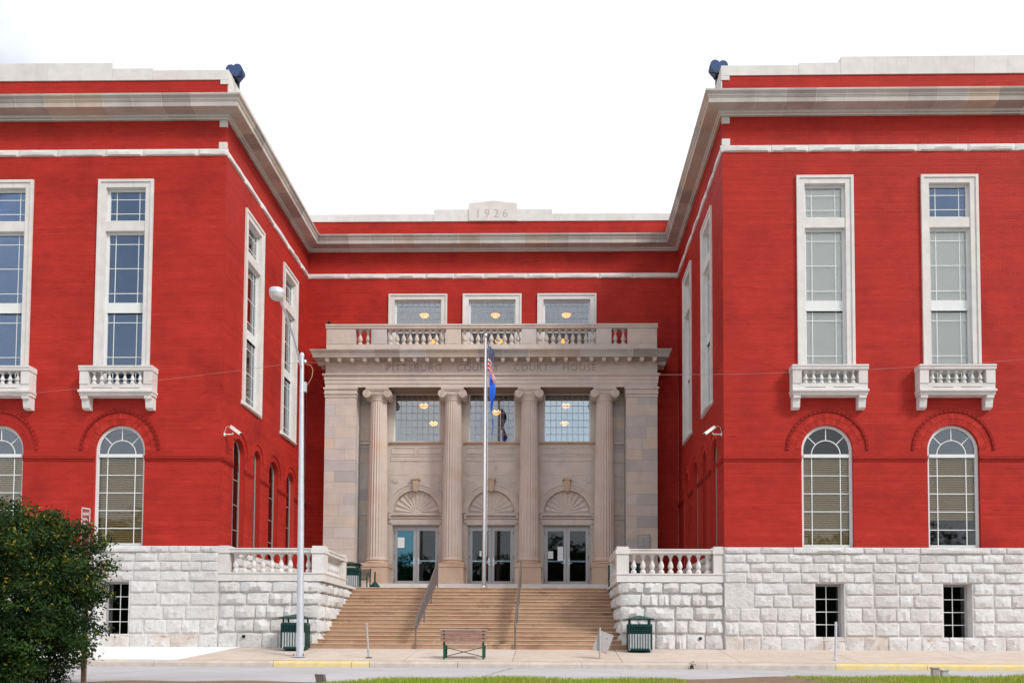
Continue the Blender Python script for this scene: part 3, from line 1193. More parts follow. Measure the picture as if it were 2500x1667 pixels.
for k, x in enumerate(WX):
    tall_window((x, 0, 0), 0, 7.72, False, {2: 1, 3: 2}.get(k, 0), k < 2, True, 'glass_sky_tint' if k < 2 else 'glass_shade')
for y in CWY:
    tall_window((-HW, y, 0), PI / 2, 7.83, True, 0, False, False, 'glass_grey')
    tall_window((HW, y, 0), -PI / 2, 7.83, True, 0, False, False, 'glass_grey')


def arch_window(loc, rz, hw, zs, zb, detail=True, blindz=None, top='glass'):
    """white arched frame set back in its opening"""
    m = MB()
    ident = lambda u, d, z: (u, d, z)
    fw_ = .085 if detail else .07
    y0, y1 = (.10, .18) if detail else (.16, .21)
    arc_band(m, ident, 0, zs, hw - fw_, hw, y0, y1, 24)
    m.box(-hw, -hw + fw_, y0, y1, zb, zs)
    m.box(hw - fw_, hw, y0, y1, zb, zs)
    m.box(-hw + fw_, hw - fw_, y0, y1, zb, zb + .09)
    zt = 5.68
    if detail:
        m.box(-hw + fw_, hw - fw_, y0 - .02, y1, zt, zt + .095)
    w_ = m.build('arched_window', 'white_paint' if detail else 'frame_shaded', house, loc=loc, rot=(0, 0, rz))  # forecourt frames carry their shade in the colour
    # brick reveal
    r = MB()
    N = 24
    pts = [(-hw, zb)] + [(hw * math.cos(PI - PI * k / N), zs + hw * math.sin(PI * k / N)) for k in range(N + 1)] + [(hw, zb)]
    for (p, q_) in zip(pts[:-1], pts[1:]):
        r.add([(p[0], .008, p[1]), (q_[0], .008, q_[1]), (q_[0], y1 + .02, q_[1]), (p[0], y1 + .02, p[1])], [(0, 1, 2, 3)])
    r.build('reveal', 'brick_single', w_)
    g = hw - fw_
    ym = (y0 + y1) / 2
    mu = MB()
    if detail:
        vs = (-.42, .42)
        hs = [zt - .535 * k for k in range(1, 5)]
        for v in vs:
            mu.box(v - .012, v + .012, ym - .012, ym + .012, zb + .09, zt)
        for h in hs:
            mu.box(-g, g, ym - .014, ym + .014, h - .011, h + .011)
        arc_band(mu, ident, 0, zt + .095, .41, .435, ym - .012, ym + .012, 20)
        for a in (45, 90, 135):
            t = math.radians(a)
            dx, dz = math.cos(t), math.sin(t)
            n_ = (-dz * .012, dx * .012)
            L1, L2 = .43, g + (.12 if a != 90 else .11) - .0
            L2 = min(L2, g + .17)
            q_ = [(dx * L1 - n_[0], zt + .095 + dz * L1 - n_[1]), (dx * L2 - n_[0], zt + .095 + dz * L2 - n_[1]),
                  (dx * L2 + n_[0], zt + .095 + dz * L2 + n_[1]), (dx * L1 + n_[0], zt + .095 + dz * L1 + n_[1])]
            mu.prism(q_, ym - .011, ym + .011, 'y')
        xs_ = [-g] + list(vs) + [g]
        zz = [zb + .09] + sorted(hs) + [zt]
        for a, b in zip(xs_[:-1], xs_[1:]):
            for c, d in zip(zz[:-1], zz[1:]):
                MB().box(a + .012, b - .012, ym - .004, ym + .002, c + .012, d - .012).build('pane', 'glass', w_)
        N = 20
        za = zt + .095
        MB().prism([(.405 * math.cos(PI * k / N), za + .405 * math.sin(PI * k / N)) for k in range(N + 1)], ym - .004, ym + .002, 'y').build('pane', top, w_)
        def rout(t):   # frame's inner arc seen from the fan centre
            c_, s_ = math.cos(t), math.sin(t)
            dz = zs - za
            B = s_ * dz
            return B + math.sqrt(max(B * B - dz * dz + g * g, 0)) if s_ > .25 else min(g / max(abs(c_), 1e-6), B + math.sqrt(max(B * B - dz * dz + g * g, 0)))
        for k4 in range(4):
            ta, tb = PI * k4 / 4 + .02, PI * (k4 + 1) / 4 - .02
            inn = [(.44 * math.cos(ta + (tb - ta) * k / 6), za + .44 * math.sin(ta + (tb - ta) * k / 6)) for k in range(7)]
            outp = [(rout(t) * math.cos(t), za + rout(t) * math.sin(t)) for t in [tb + (ta - tb) * k / 6 for k in range(7)]]
            MB().prism(inn + outp, ym - .004, ym + .002, 'y').build('pane', top, w_)
        mu.build('muntin', 'muntin', w_)
    else:
        for h in (3.7, 4.5, 5.3):
            mu.box(-g, g, ym - .012, ym + .012, h - .012, h + .012)
        mu.box(-.012, .012, ym - .01, ym + .01, zb + .09, zs + hw - .1)
        mu.build('muntin', 'frame_shaded', w_)
        poly = [(-g, zb + .05)] + [(g * math.cos(PI - PI * k / 16), zs + g * math.sin(PI * k / 16)) for k in range(17)] + [(g, zb + .05)]
        MB().prism(poly, ym - .003, ym + .003, 'y').build('pane', 'glass', w_)
    if blindz:
        bm = MB()
        z = blindz[0]
        while z < blindz[1]:
            bm.hexa([(-g, .215, z), (g, .215, z), (g, .250, z + .046), (-g, .250, z + .046), (-g, .215, z + .003), (g, .215, z + .003), (g, .250, z + .049), (-g, .250, z + .049)])
            z += .066
        bm.build('blind', 'blind', w_)
        MB().box(-g, g, .28, .285, blindz[0], blindz[1]).build('blind_backing', 'blind_back', w_)
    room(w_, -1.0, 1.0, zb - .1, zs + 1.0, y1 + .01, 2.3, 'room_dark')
    return w_


arch_window((WX[0], 0, 0), 0, ARC_R, ARC_Z, ZS, True, (4.2, 5.66), 'glass_fan')
arch_window((WX[1], 0, 0), 0, ARC_R, ARC_Z, ZS, True, (3.1, 5.66), 'glass_fan')
arch_window((WX[2], 0, 0), 0, ARC_R, ARC_Z, ZS, True, (3.1, 5.66), 'glass_door')
arch_window((WX[3], 0, 0), 0, ARC_R, ARC_Z, ZS, True, (3.85, 5.66), 'glass_fan')
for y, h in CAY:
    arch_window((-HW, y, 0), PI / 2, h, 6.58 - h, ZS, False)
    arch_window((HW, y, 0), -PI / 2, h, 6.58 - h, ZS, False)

# basement windows
for s in (-1, 1):
    for c in (BX, BX + 3.71):
        x = s * c
        rv = MB()
        h = .42
        za, zb = .30, 1.945
        # plaster reveal as four thin slabs
        rv.box(x - h - .012, x - h, -.01, .42, za, zb)
        rv.box(x + h, x + h + .012, -.01, .42, za, zb)
        rv.box(x - h, x + h, .0, .42, zb, zb + .012)
        rv.box(x - h - .02, x + h + .02, -.05, .42, za - .03, za)
        bw = rv.build('basement_window', 'trim_stone', house)
        fm = MB()
        frame_ring(fm, x - h, x + h, za, zb, .07, .30, .36)
        fm.build('window_frame', 'door_metal', bw)
        mu = MB()
        g = h - .07
        mu.box(x - .011, x + .011, .322, .338, za + .07, zb - .07)
        hs = [za + .07 + (zb - za - .14) * k / 4 for k in range(5)]
        for z in hs[1:-1]:
            mu.box(x - g, x + g, .321, .339, z - .011, z + .011)
        mu.build('muntin', 'muntin', bw)
        for (p, q_) in ((x - g, x), (x, x + g)):
            for c_, d_ in zip(hs[:-1], hs[1:]):
                MB().box(p + .011, q_ - .011, .328, .332, c_ + .011, d_ - .011).build('pane', 'glass_door', bw)
        room(bw, x - .9, x + .9, za - .2, zb + .2, .365, 2.2, 'room_dark')

# ---- little balconies under the tall windows
BAL = [(.40, 0), (.46, .03), (.46, .14), (.30, .20), (.20, .23), (.28, .26), (.44, .36), (.42, .44), (.30, .58), (.18, .70), (.17, .76), (.28, .79),
       (.28, .82), (.20, .84), (.30, .88), (.44, .92), (.46, .95), (.46, 1.0)]


def baluster_mesh(h, wd, matn, n=10):
    return MB().lathe([(r * wd, z * h) for r, z in BAL], n=n).mesh('baluster', matn, 'auto')


bm_small = baluster_mesh(.375, .145, 'trim_stone')
for x in WX:
    m = MB()       # slab with moulded edge
    hw_, d = 1.09, .36
    prof = [(0, 7.44), (-d + .05, 7.44), (-d + .04, 7.50), (-d, 7.53), (-d, 7.60), (-d + .05, 7.63), (-d + .05, 7.78), (0, 7.78)]
    m.prism(prof, x - hw_, x + hw_, 'x')
    balc = m.build('balcony', 'trim_stone', house)
    q = MB()
    q.box(x - hw_ - .02, x + hw_ + .02, -d - .02, 0, 7.535, 7.595)
    q.build('slab_edge', 'trim_stone', balc)
    for s in (-1, 1):
        a, b = sorted((x + s * hw_, x + s * (hw_ - .26)))
        MB().box(a, b, -d + .03, -d + .24, 7.78, 8.17).box(a, b, -.1, 0, 7.78, 8.17).build('post', 'trim_stone', balc)
        br = MB()
        a, b = sorted((x + s * (hw_ - .03), x + s * (hw_ - .24)))
        br.prism([(0, 7.44), (-.30, 7.44), (-.30, 7.36), (-.24, 7.33), (-.20, 7.10), (-.14, 7.06), (0, 7.06)], a, b, 'x')
        br.build('bracket', 'trim_stone', balc)
    rail = MB()
    rail.prism([(-d + .02, 8.17), (-d, 8.19), (-d, 8.25), (-d - .02, 8.27), (-d - .02, 8.32), (-d + .25, 8.32), (-d + .25, 8.17)], x - hw_ - .02, x + hw_ + .02, 'x')
    rail.box(x - hw_ - .02, x - hw_ + .22, -d + .25, 0, 8.17, 8.318).box(x + hw_ - .22, x + hw_ + .02, -d + .25, 0, 8.17, 8.318)
    rail.build('rail', 'trim_stone', balc)
    for k in range(7):
        link('baluster', bm_small, balc, loc=(x - .69 + 1.38 * k / 6, -d + .12, 7.785))
    slot = MB()
    for s in (-.42, .40):
        slot.box(x + s - .3, x + s + .3, -d + .047, -d + .06, 7.655, 7.667)
    slot.build('drain_slot', 'black', balc)

# ================================================================== PORTICO
PX, PF, IW = 0.05, 7.30, 8.10
FL = 2.40        # portico floor


def px_(v):
    return PX + v


# piers of ashlar blocks
for s in (-1, 1):
    core = MB()
    a, b = sorted((px_(s * 5.27), px_(s * 6.44)))
    core.box(a, b, PF + .02, CY - .01, FL - .4, 10.02)
    pier = core.build('pier', 'stone_joint', house)
    z = 3.30
    row = 0
    while z < 9.62:
        h = .435
        cuts = [5.25, 5.25 + random.choice((.42, .62, .80)), 6.46] if random.random() < .8 else [5.25, 6.46]
        for c0, c1 in zip(cuts[:-1], cuts[1:]):
            a, b = sorted((px_(s * c0), px_(s * c1)))
            y1 = PF + .35
            MB().box(a + .003, b - .003, PF + random.uniform(0, .003), y1, z + .003, min(z + h, 9.68) - .003).build('ashlar_block', 'ashlar', pier)
        # return towards the brick wall
        a, b = sorted((px_(s * 6.455), px_(s * 6.3)))
        MB().box(a, b, PF + .355, CY, z + .003, min(z + h, 9.68) - .003).build('ashlar_block', 'ashlar', pier)
        z += h
    cap = MB()
    a, b = sorted((px_(s * 5.25), px_(s * 6.46)))
    for (ov, za, zb) in ((.02, 9.68, 9.74), (.0, 9.74, 9.80), (.035, 9.80, 9.86), (.02, 9.86, 9.99), (.06, 9.99, 10.06)):
        cap.box(a - ov, b + ov, PF - ov, CY - .02, za, zb)
    cap.build('pier_cap', 'portico_stone', house)
    bs = MB()
    for (ov, za, zb) in ((.07, FL - .40, 2.98), (.055, 2.98, 3.10), (.09, 3.10, 3.16), (.05, 3.16, 3.22), (.02, 3.22, 3.30)):
        bs.box(a - ov, b + ov, PF - ov, CY - .02, za, zb)
    bs.build('pier_base', 'portico_stone', house)
    # narrow ashlar strip between pier and outer column
    z = FL
    strip = MB()
    a, b = sorted((px_(s * 4.3), px_(s * 5.26)))
    strip.box(a, b, IW + .02, IW + .3, FL - .3, 10.1)
    st = strip.build('wall_strip', 'stone_joint', house)
    while z < 10.0:
        h = .48
        MB().box(a, b, IW + random.uniform(0, .004), IW + .1, z + .003, min(z + h, 10.08) - .003).build('ashlar_block', 'ashlar', st)
        z += h
    for (za, zb, d) in ((8.02, 8.11, .05), (5.02, 5.06, .035), (5.20, 5.25, .035), (7.30, 7.34, .03), (7.90, 7.94, .03)):
        MB().box(a, b, IW - d, IW + .01, za, zb).build('band', 'portico_stone', st)

# columns
FLUTE = []
for k in range(5):
    FLUTE.append((1.0, .955, .93, .955, 1.0)[k])
for c in (-4.43, -1.495, 1.495, 4.43):
    x, y = px_(c), PF + .36
    cap = MB()
    # cushion, abacus
    cap.lathe([(.34, 9.60), (.345, 9.66), (.37, 9.68), (.37, 9.72), (.40, 9.75), (.42, 9.80), (.36, 9.84)], x, y, 24)
    cap.box(x - .40, x + .40, y - .36, y + .34, 9.845, 9.968)
    cap.box(x - .44, x + .44, y - .41, y + .40, 9.99, 10.075)
    cap.box(x - .42, x + .42, y - .39, y + .38, 9.965, 9.99)
    for s in (-1, 1):
        cx, cz = x + s * .405, 9.825
        n = 22
        ring = [(cx + .158 * math.cos(2 * PI * k / n), cz + .158 * math.sin(2 * PI * k / n)) for k in range(n)]
        cap.prism(ring, y - .385, y + .36, 'y')
        sp = []
        for k in range(46):
            t = k / 45 * 2 * PI * 2.3
            r_ = .146 * (1 - k / 45 * .86)
            sp.append((cx - s * r_ * math.sin(t) * -1, y - .388, cz + r_ * math.cos(t)))
        cap.tube(sp, .015, 5)
        cap.prism([(cx + .03 * math.cos(2 * PI * k / 8), cz + .03 * math.sin(2 * PI * k / 8)) for k in range(8)], y - .41, y - .38, 'y')
    cap.box(x - .40, x + .40, y - .40, y - .36, 9.945, 9.968)
    for k in range(7):
        t = -.24 + .08 * k
        cap.lathe([(.0, 9.765), (.03, 9.78), (.036, 9.80), (.02, 9.83)], x + t, y - .385 + abs(t) * .15, 6)
    colo = MB()
    prof = []
    for k in range(9):
        f_ = k / 8
        r_ = .40 - .085 * (f_ ** 1.6)
        prof.append((r_, 3.44 + (9.56 - 3.44) * f_))
    nf = 22
    col = MB().lathe([(p[0] * 1.0, p[1]) for p in prof], x, y, nf * 5, flute=FLUTE)
    shaft = col.build('column', 'column_stone', house, smooth='auto')
    MB().lathe([(.425, 3.36), (.425, 3.40), (.405, 3.44), (.40, 3.46)], x, y, 40).lathe([(.315, 9.54), (.325, 9.57), (.34, 9.59), (.34, 9.61)], x, y, 40).build('shaft_ring', 'column_stone', shaft, smooth='auto')
    cap.build('capital', 'portico_stone', shaft, smooth='auto')
    bs = MB().lathe([(.47, 3.20), (.50, 3.215), (.51, 3.235), (.50, 3.26), (.46, 3.275), (.435, 3.29), (.43, 3.31), (.455, 3.325), (.46, 3.34), (.45, 3.36), (.42, 3.37)], x, y, 40)
    bs.box(x - .515, x + .515, y - .50, y + .45, 3.13, 3.205)
    bs.build('column_base', 'pedestal_stone', shaft, smooth='auto')
    pd = MB().box(x - .50, x + .50, y - .485, IW + .1, FL + .02, 3.06).box(x - .53, x + .53, y - .51, IW + .1, 3.06, 3.13).box(x - .53, x + .53, y - .51, IW + .1, FL - .02, FL + .09)
    pd.build('pedestal', 'pedestal_stone', shaft)

# bay walls with doors, lunettes and windows
ident = lambda u, d, z: (u, d, z)
for bi, c in enumerate((-2.99, 0.0, 2.99)):
    x = px_(c)
    wl = MB()
    A, B = x - 1.50, x + 1.50
    dw, dz = .93, 4.80
    wl.box(A, x - dw, IW, IW + .3, FL - .3, 4.80)
    wl.box(x + dw, B, IW, IW + .3, FL - .3, 4.80)
    wl.box(A, B, IW, IW + .3, 4.80, 5.27)
    R_ = .92
    N = 20
    # spandrel wall with a half-round recess
    arcp = [(x + R_ * math.cos(PI * k / N), 5.27 + R_ * math.sin(PI * k / N)) for k in range(N + 1)]
    for k in range(N):
        p, q_ = arcp[k], arcp[k + 1]
        wl.add([(p[0], IW, p[1]), (q_[0], IW, q_[1]), (q_[0], IW, 6.25), (p[0], IW, 6.25),
                (p[0], IW + .13, p[1]), (q_[0], IW + .13, q_[1])], [(0, 1, 2, 3), (0, 4, 5, 1)])
    wl.box(A, x - R_, IW, IW + .3, 5.27, 6.25)
    wl.box(x + R_, B, IW, IW + .3, 5.27, 6.25)
    wl.box(A, B, IW, IW + .3, 6.25, 8.11)
    ww = .93
    wl.box(A, x - ww, IW, IW + .3, 8.11, 10.10)
    wl.box(x + ww, B, IW, IW + .3, 8.11, 10.10)
    bay = wl.build('bay_wall', 'portico_stone', house)
    # shell in the lunette
    sh = MB()
    n = 11
    back = IW + .12
    sh.prism([(x + .95 * math.cos(PI * k / 24), 5.27 + .95 * math.sin(PI * k / 24)) for k in range(25)], back, back + .05, 'y')
    for k in range(n):
        t0, t1 = PI * (k + .07) / n, PI * (k + .93) / n
        tm = (t0 + t1) / 2
        r0_, r1_ = .17, .86
        P = lambda r_, t, y_: (x + r_ * math.cos(t), y_, 5.30 + r_ * math.sin(t))
        sh.add([P(r0_, t0, back), P(r0_, t1, back), P(r1_, t1, back), P(r1_, t0, back), P(r0_ + .02, tm, back - .02), P(r1_ * .96, tm, back - .055), P(r1_ + .05, tm, back - .01)],
               [(0, 3, 5, 4), (1, 4, 5, 2), (0, 4, 1), (3, 6, 5), (6, 2, 5)])
    sh.prism([(x + .16 * math.cos(PI * k / 12), 5.28 + .15 * math.sin(PI * k / 12)) for k in range(13)], back - .05, back, 'y')
    sh.build('shell_lunette', 'portico_stone', bay)
    av = MB()
    arc_band(av, ident, x, 5.27, .93, 1.03, IW - .035, IW + .02, 24)
    arc_band(av, ident, x, 5.27, 1.03, 1.13, IW - .055, IW + .02, 24)
    arc_band(av, ident, x, 5.27, 1.13, 1.19, IW - .085, IW + .02, 24)
    av.build('archivolt', 'portico_stone', bay)
    ky = MB()
    ky.hexa([(x - .075, IW - .14, 6.13), (x + .075, IW - .14, 6.13), (x + .075, IW, 6.13), (x - .075, IW, 6.13),
             (x - .125, IW - .20, 6.58), (x + .125, IW - .20, 6.58), (x + .125, IW, 6.58), (x - .125, IW, 6.58)])
    ky.box(x - .165, x + .165, IW - .23, IW, 6.58, 6.65)
    ky.build('keystone', 'pedestal_stone', bay)
    # lintel moulding above the door
    lt = MB()
    lt.box(x - .99, x + .99, IW - .03, IW + .02, 4.82, 5.03)
    lt.box(x - 1.0, x + 1.0, IW - .06, IW + .02, 5.06, 5.10)
    lt.box(x - 1.02, x + 1.02, IW - .10, IW + .02, 5.18, 5.25)
    lt.build('lintel', 'portico_stone', bay)
    for s in (-1, 1):
        cs = MB()
        a, b = sorted((x + s * .99, x + s * 1.075))
        cs.prism([(IW, 4.86), (IW - .05, 4.88), (IW - .05, 5.0), (IW - .11, 5.05), (IW - .12, 5.22), (IW, 5.26)], a, b, 'x')
        cs.build('console', 'portico_stone', bay)
        # round boss in each spandrel
        cx = x + s * .84
        MB().prism([(cx + .125 * math.cos(2 * PI * k / 18), 6.60 + .125 * math.sin(2 * PI * k / 18)) for k in range(18)], IW - .02, IW, 'y').build('boss', 'portico_stone', bay)
        a, b = sorted((x + s * .24, x + s * 1.05))
        MB().box(a, b, IW - .006, IW, 6.783, 6.80).build('incised_line', 'cut_shade_grime_faint', bay)
    pn = MB()        # panelled apron under the window
    for (a, b, za, zb) in ((-1.0, -.06, 7.63, 7.90), (.06, 1.0, 7.63, 7.90)):
        frame_ring(pn, x + a, x + b, za, zb, .03, IW - .02, IW + .01)
    frame_ring(pn, x - 1.03, x + 1.03, 7.35, 7.56, .022, IW - .018, IW + .01)
    for s in (-.55, 0, .55):
        pn.prism([(x + s + .09 * math.cos(PI + PI * k / 10), 7.40 + .07 * math.sin(PI + PI * k / 10)) for k in range(11)], IW - .026, IW + .01, 'y')
    pn.build('apron_panel', 'portico_stone', bay)
    sl_ = MB().prism([(IW, 8.02), (IW - .05, 8.03), (IW - .07, 8.07), (IW - .10, 8.08), (IW - .10, 8.11), (IW + .05, 8.115), (IW + .05, 8.02)], x - 1.1, x + 1.1, 'x')
    sl_.build('window_sill', 'pedestal_stone', bay)
    # leaded window
    fr = MB()
    frame_ring(fr, x - ww, x + ww, 8.11, 10.10, .055, IW + .08, IW + .16)
    pw = fr.build('portico_window', 'white_paint', house)
    g0, g1, h0, h1 = x - ww + .055, x + ww - .055, 8.165, 10.045
    MB().box(g0, g1, IW + .12, IW + .126, h0, h1).build('pane', 'glass_pale' if bi == 2 else 'glass_grey', pw)
    ld = MB()
    for k in range(1, 8):
        u = g0 + (g1 - g0) * k / 8
        ld.box(u - .008, u + .008, IW + .114, IW + .1195, h0, h1)
    for k in range(1, 7):
        u = h0 + (h1 - h0) * k / 6.6
        ld.box(g0, g1, IW + .113, IW + .1196, u - .009, u + .009)
    ld.build('leading', 'lead', pw)
    # double door
    fr = MB()
    yD = IW + .16
    frame_ring(fr, x - dw, x + dw, FL + .02, 4.80, .055, yD, yD + .10, False)
    fr.box(x - dw, x + dw, yD - .06, yD + .14, FL, FL + .02)
    door = fr.build('entrance_door', 'door_metal', house)
    for s in (-1, 1):
        a, b = sorted((x + s * .005, x + s * (dw - .058)))
        lf = MB()
        lf.box(a, a + .115, yD + .02, yD + .065, FL + .03, 4.74)
        lf.box(b - .115, b, yD + .02, yD + .065, FL + .03, 4.74)
        lf.box(a + .115, b - .115, yD + .02, yD + .065, FL + .03, FL + .20)
        lf.box(a + .115, b - .115, yD + .02, yD + .065, 4.60, 4.74)
        leaf = lf.build('door_leaf', 'door_metal', door)
        MB().box(a + .115, b - .115, yD + .04, yD + .046, FL + .20, 4.60).build('door_glass', 'glass_teal' if (bi == 0 and s < 0) else 'glass_door', door)
        MB().box(a + .115, b - .115, yD + .055, yD + .085, 3.37, 3.43).build('push_bar', 'chrome', door)
        hx = x + s * .09
        MB().box(hx - .03, hx + .03, yD + .005, yD + .02, 3.22, 3.52).box(hx - .012 + s * .04, hx + .012 + s * .04, yD - .03, yD + .005, 3.30, 3.34).box(min(hx, hx + s * .12), max(hx, hx + s * .12), yD - .035, yD - .015, 3.305, 3.33).build('door_handle', 'chrome', door)
        for zh in (2.62, 3.55, 4.5):
            MB().box(x + s * (dw - .06) - .012, x + s * (dw - .06) + .012, yD - .008, yD + .02, zh - .07, zh + .07).build('hinge', 'steel_dark', door)
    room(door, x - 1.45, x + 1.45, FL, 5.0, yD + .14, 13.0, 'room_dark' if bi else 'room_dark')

# interiors behind the upper windows
r1 = room(house, -5.0, 5.1, 7.9, 11.2, IW + .305, 15.0, 'room')
r2 = room(house, -6.4, 6.5, 11.3, 15.2, CY + .32, 15.0, 'room_mid')

# entablature
EN = 6.46
en = MB()
for (ov, za, zb) in ((0.0, 10.075, 10.21), (.02, 10.21, 10.36), (.04, 10.36, 10.50), (.075, 10.50, 10.54), (.10, 10.54, 10.585)):
    en.box(px_(-EN) - ov, px_(EN) + ov, PF - ov, CY - .03, za, zb)
ent = en.build('architrave', 'portico_stone', house)
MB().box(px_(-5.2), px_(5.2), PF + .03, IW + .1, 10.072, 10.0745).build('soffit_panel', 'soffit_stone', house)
fb = [-EN, -5.35, -4.1, -2.0, 1.2, 2.5, 4.2, EN]
for a, b in zip(fb[:-1], fb[1:]):
    MB().box(px_(a) + .002, px_(b) - .002, PF + .002, CY - .03, 10.585, 11.10).build('frieze_block', 'portico_stone', house)
for (txt, a, b) in (('PITTSBURG', -4.02, -1.88), ('COUNTY', -1.26, .37), ('COURT', .95, 2.28), ('HOUSE', 2.86, 4.14)):
    link('lettering', text_mesh(txt, b - a, .255, 'cut_shade_grime', spacing=1.15), house, loc=(a, PF - .003, 10.712))
cn = [(0, 11.08), (.04, 11.08), (.07, 11.10), (.10, 11.125), (.40, 11.13), (.40, 11.20), (.415, 11.21), (.42, 11.25), (.46, 11.32), (.49, 11.36), (.50, 11.40), (.48, 11.41), (0, 11.43)]
PFN = lambda u, d, z: (px_(u), PF + d, z)
moulding(PFN, cn, -EN, EN, -1, 1, 'portico_cornice_block', 'cornice_stone', .98, house)
moulding(lambda u, d, z: (px_(EN) - d, u, z), cn, PF, CY, -1, 0, 'portico_cornice_block', 'cornice_stone', 1.2, house)
moulding(lambda u, d, z: (px_(-EN) + d, u, z), cn, PF, CY, -1, 0, 'portico_cornice_block', 'cornice_stone', 1.2, house)
mod = MB().hexa([(-.055, -.33, 10.99), (.055, -.33, 10.99), (.065, -.02, 10.985), (-.065, -.02, 10.985), (-.085, -.36, 11.128), (.085, -.36, 11.128), (.085, -.02, 11.128), (-.085, -.02, 11.128)]).mesh('modillion', 'portico_stone')
for k in range(27):
    link('modillion', mod, house, loc=(px_(-6.32 + 12.64 * k / 26), PF, 0))
for s in (-1, 1):
    for k in range(2):
        link('modillion', mod, house, loc=(px_(s * EN), PF + .2 + .5 * k, 0), rot=(0, 0, s * PI / 2))
# roof of the portico and its balustrade
MB().box(px_(-EN), px_(EN), PF + .1, CY - .02, 11.43, 11.47).build('portico_roof', 'roof', house)
bl = MB()
bl.box(px_(-6.45), px_(6.45), PF + .02, PF + .36, 11.43, 11.77)
balu = bl.build('portico_balustrade', 'portico_stone', house)
bm_port = baluster_mesh(.62, .215, 'portico_stone', 12)
posts = [(-6.45, -5.31), (-4.69, -4.09), (-1.77, -1.18), (1.18, 1.77), (4.09, 4.69), (5.31, 6.45)]
for (a, b) in posts:
    MB().box(px_(a), px_(b), PF + .03, PF + .35, 11.77, 12.39).box(px_(a) + .04, px_(b) - .04, PF + .02, PF + .04, 11.80, 12.36).build('post', 'ashlar', balu)
rails = MB()
rails.prism([(PF + .04, 12.39), (PF + .0, 12.41), (PF + .0, 12.48), (PF - .03, 12.50), (PF - .03, 12.56), (PF + .41, 12.56), (PF + .38, 12.39)], px_(-6.48), px_(6.48), 'x')
rails.build('rail', 'portico_stone', balu)
for (a, b), n in (((-5.31, -4.69), 2), ((-4.09, -1.77), 9), ((-1.18, 1.18), 9), ((1.77, 4.09), 9), ((4.69, 5.31), 2)):
    for k in range(n):
        link('baluster', bm_port, balu, loc=(px_(a + (b - a) * (k + .5) / n), PF + .19, 11.77))
for s in (-1, 1):   # short returns to the wall
    a, b = sorted((px_(s * 6.45), px_(s * 6.13)))
    MB().box(a, b, PF + .37, CY, 11.43, 12.45).build('return_wall', 'portico_stone', balu)

# upper windows on the rear facade
for x in (-3.01, 0.0, 3.02):
    m = MB()
    o, i_, zt, zb = 1.19, .946, 14.25, 11.3
    for s in (-1, 1):
        a, b = sorted((x + s * i_, x + s * (o - .07)))
        m.box(a, b, CY - .035, CY + .30, zb, zt - .072)
        a, b = sorted((x + s * (o - .07), x + s * o))
        m.box(a, b, CY - .065, CY + .05, zb, zt)
    m.box(x - o + .07, x + o - .07, CY - .063, CY + .05, zt - .07, zt)
    m.box(x - i_, x + i_, CY - .033, CY + .30, 14.02, zt - .073)
    w_ = m.build('balcony_window', 'trim_stone', house)
    fr = MB()
    frame_ring(fr, x - i_, x + i_, 11.45, 14.02, .07, CY + .12, CY + .2)
    fr.box(x - i_ + .07, x + i_ - .07, CY + .12, CY + .2, 12.70, 12.78)
    fr.build('window_frame', 'white_paint', w_)
    g0, g1, h0, h1 = x - i_ + .07, x + i_ - .07, 11.52, 13.95
    MB().box(g0, g1, CY + .15, CY + .156, 12.78, h1).build('pane', 'glass_grey', w_)
    MB().box(g0, g1, CY + .15, CY + .156, h0, 12.70).build('pane', 'glass_door', w_)
    ld = MB()
    for k in range(1, 8):
        u = g0 + (g1 - g0) * k / 8
        ld.box(u - .008, u + .008, CY + .144, CY + .1495, 12.78, h1)
    for k in range(1, 5):
        u = 12.78 + (h1 - 12.78) * k / 4.6
        ld.box(g0, g1, CY + .143, CY + .1496, u - .008, u + .008)
    for k in (2, 4, 6):
        u = g0 + (g1 - g0) * k / 8
        ld.box(u - .01, u + .01, CY + .138, CY + .148, h0, 12.70)
    ld.build('leading', 'lead', w_)

# pendant lamps glowing indoors
LAMPS = [(-3.05, 10.4, 14.06, 'left balcony window, upper one'), (0.0, 10.4, 14.06, 'middle balcony window, upper one'), (3.04, 10.4, 14.06, 'right balcony window, upper one'),
         (-3.03, 13.1, 13.94, 'balusters of the left balcony window'), (0.0, 13.1, 13.94, 'balusters of the middle balcony window'), (3.01, 13.1, 13.94, 'balusters of the right balcony window'),
         (-3.0, 10.2, 10.08, 'left portico window, upper one'), (-2.98, 13.0, 10.08, 'left portico window, lower one'),
         (0.02, 11.2, 10.08, 'middle portico window beside the dark flag'),
         (3.03, 10.2, 10.08, 'right portico window, upper one'), (3.02, 13.0, 10.08, 'right portico window, lower one')]
bowl = MB().lathe([(.0, -.02), (.08, .0), (.15, .045), (.19, .10), (.20, .125), (.17, .12), (.0, .10)], n=16).mesh('bowl', 'lamp_bowl', True)
bulb = MB().lathe([(.0, 0), (.035, .02), (.045, .06), (.02, .1), (0, .11)], n=10).mesh('bulb', 'lamp_bulb', True)
for (x, y, z, wh) in LAMPS:
    top = 11.2 if z < 11 else 15.2
    t = thing('pendant_lamp', 'glowing amber bowl pendant lamp seen through the ' + wh, 'lamp', (x, y, z), 'pendant lamps indoors')
    link('bowl', bowl, t)
    for s in (-1, 1):
        link('bulb', bulb, t, loc=(s * .08, 0, .09))
    MB().tube([(0, 0, .11), (0, 0, top - z)], .012, 6).build('stem', 'steel_dark', t)
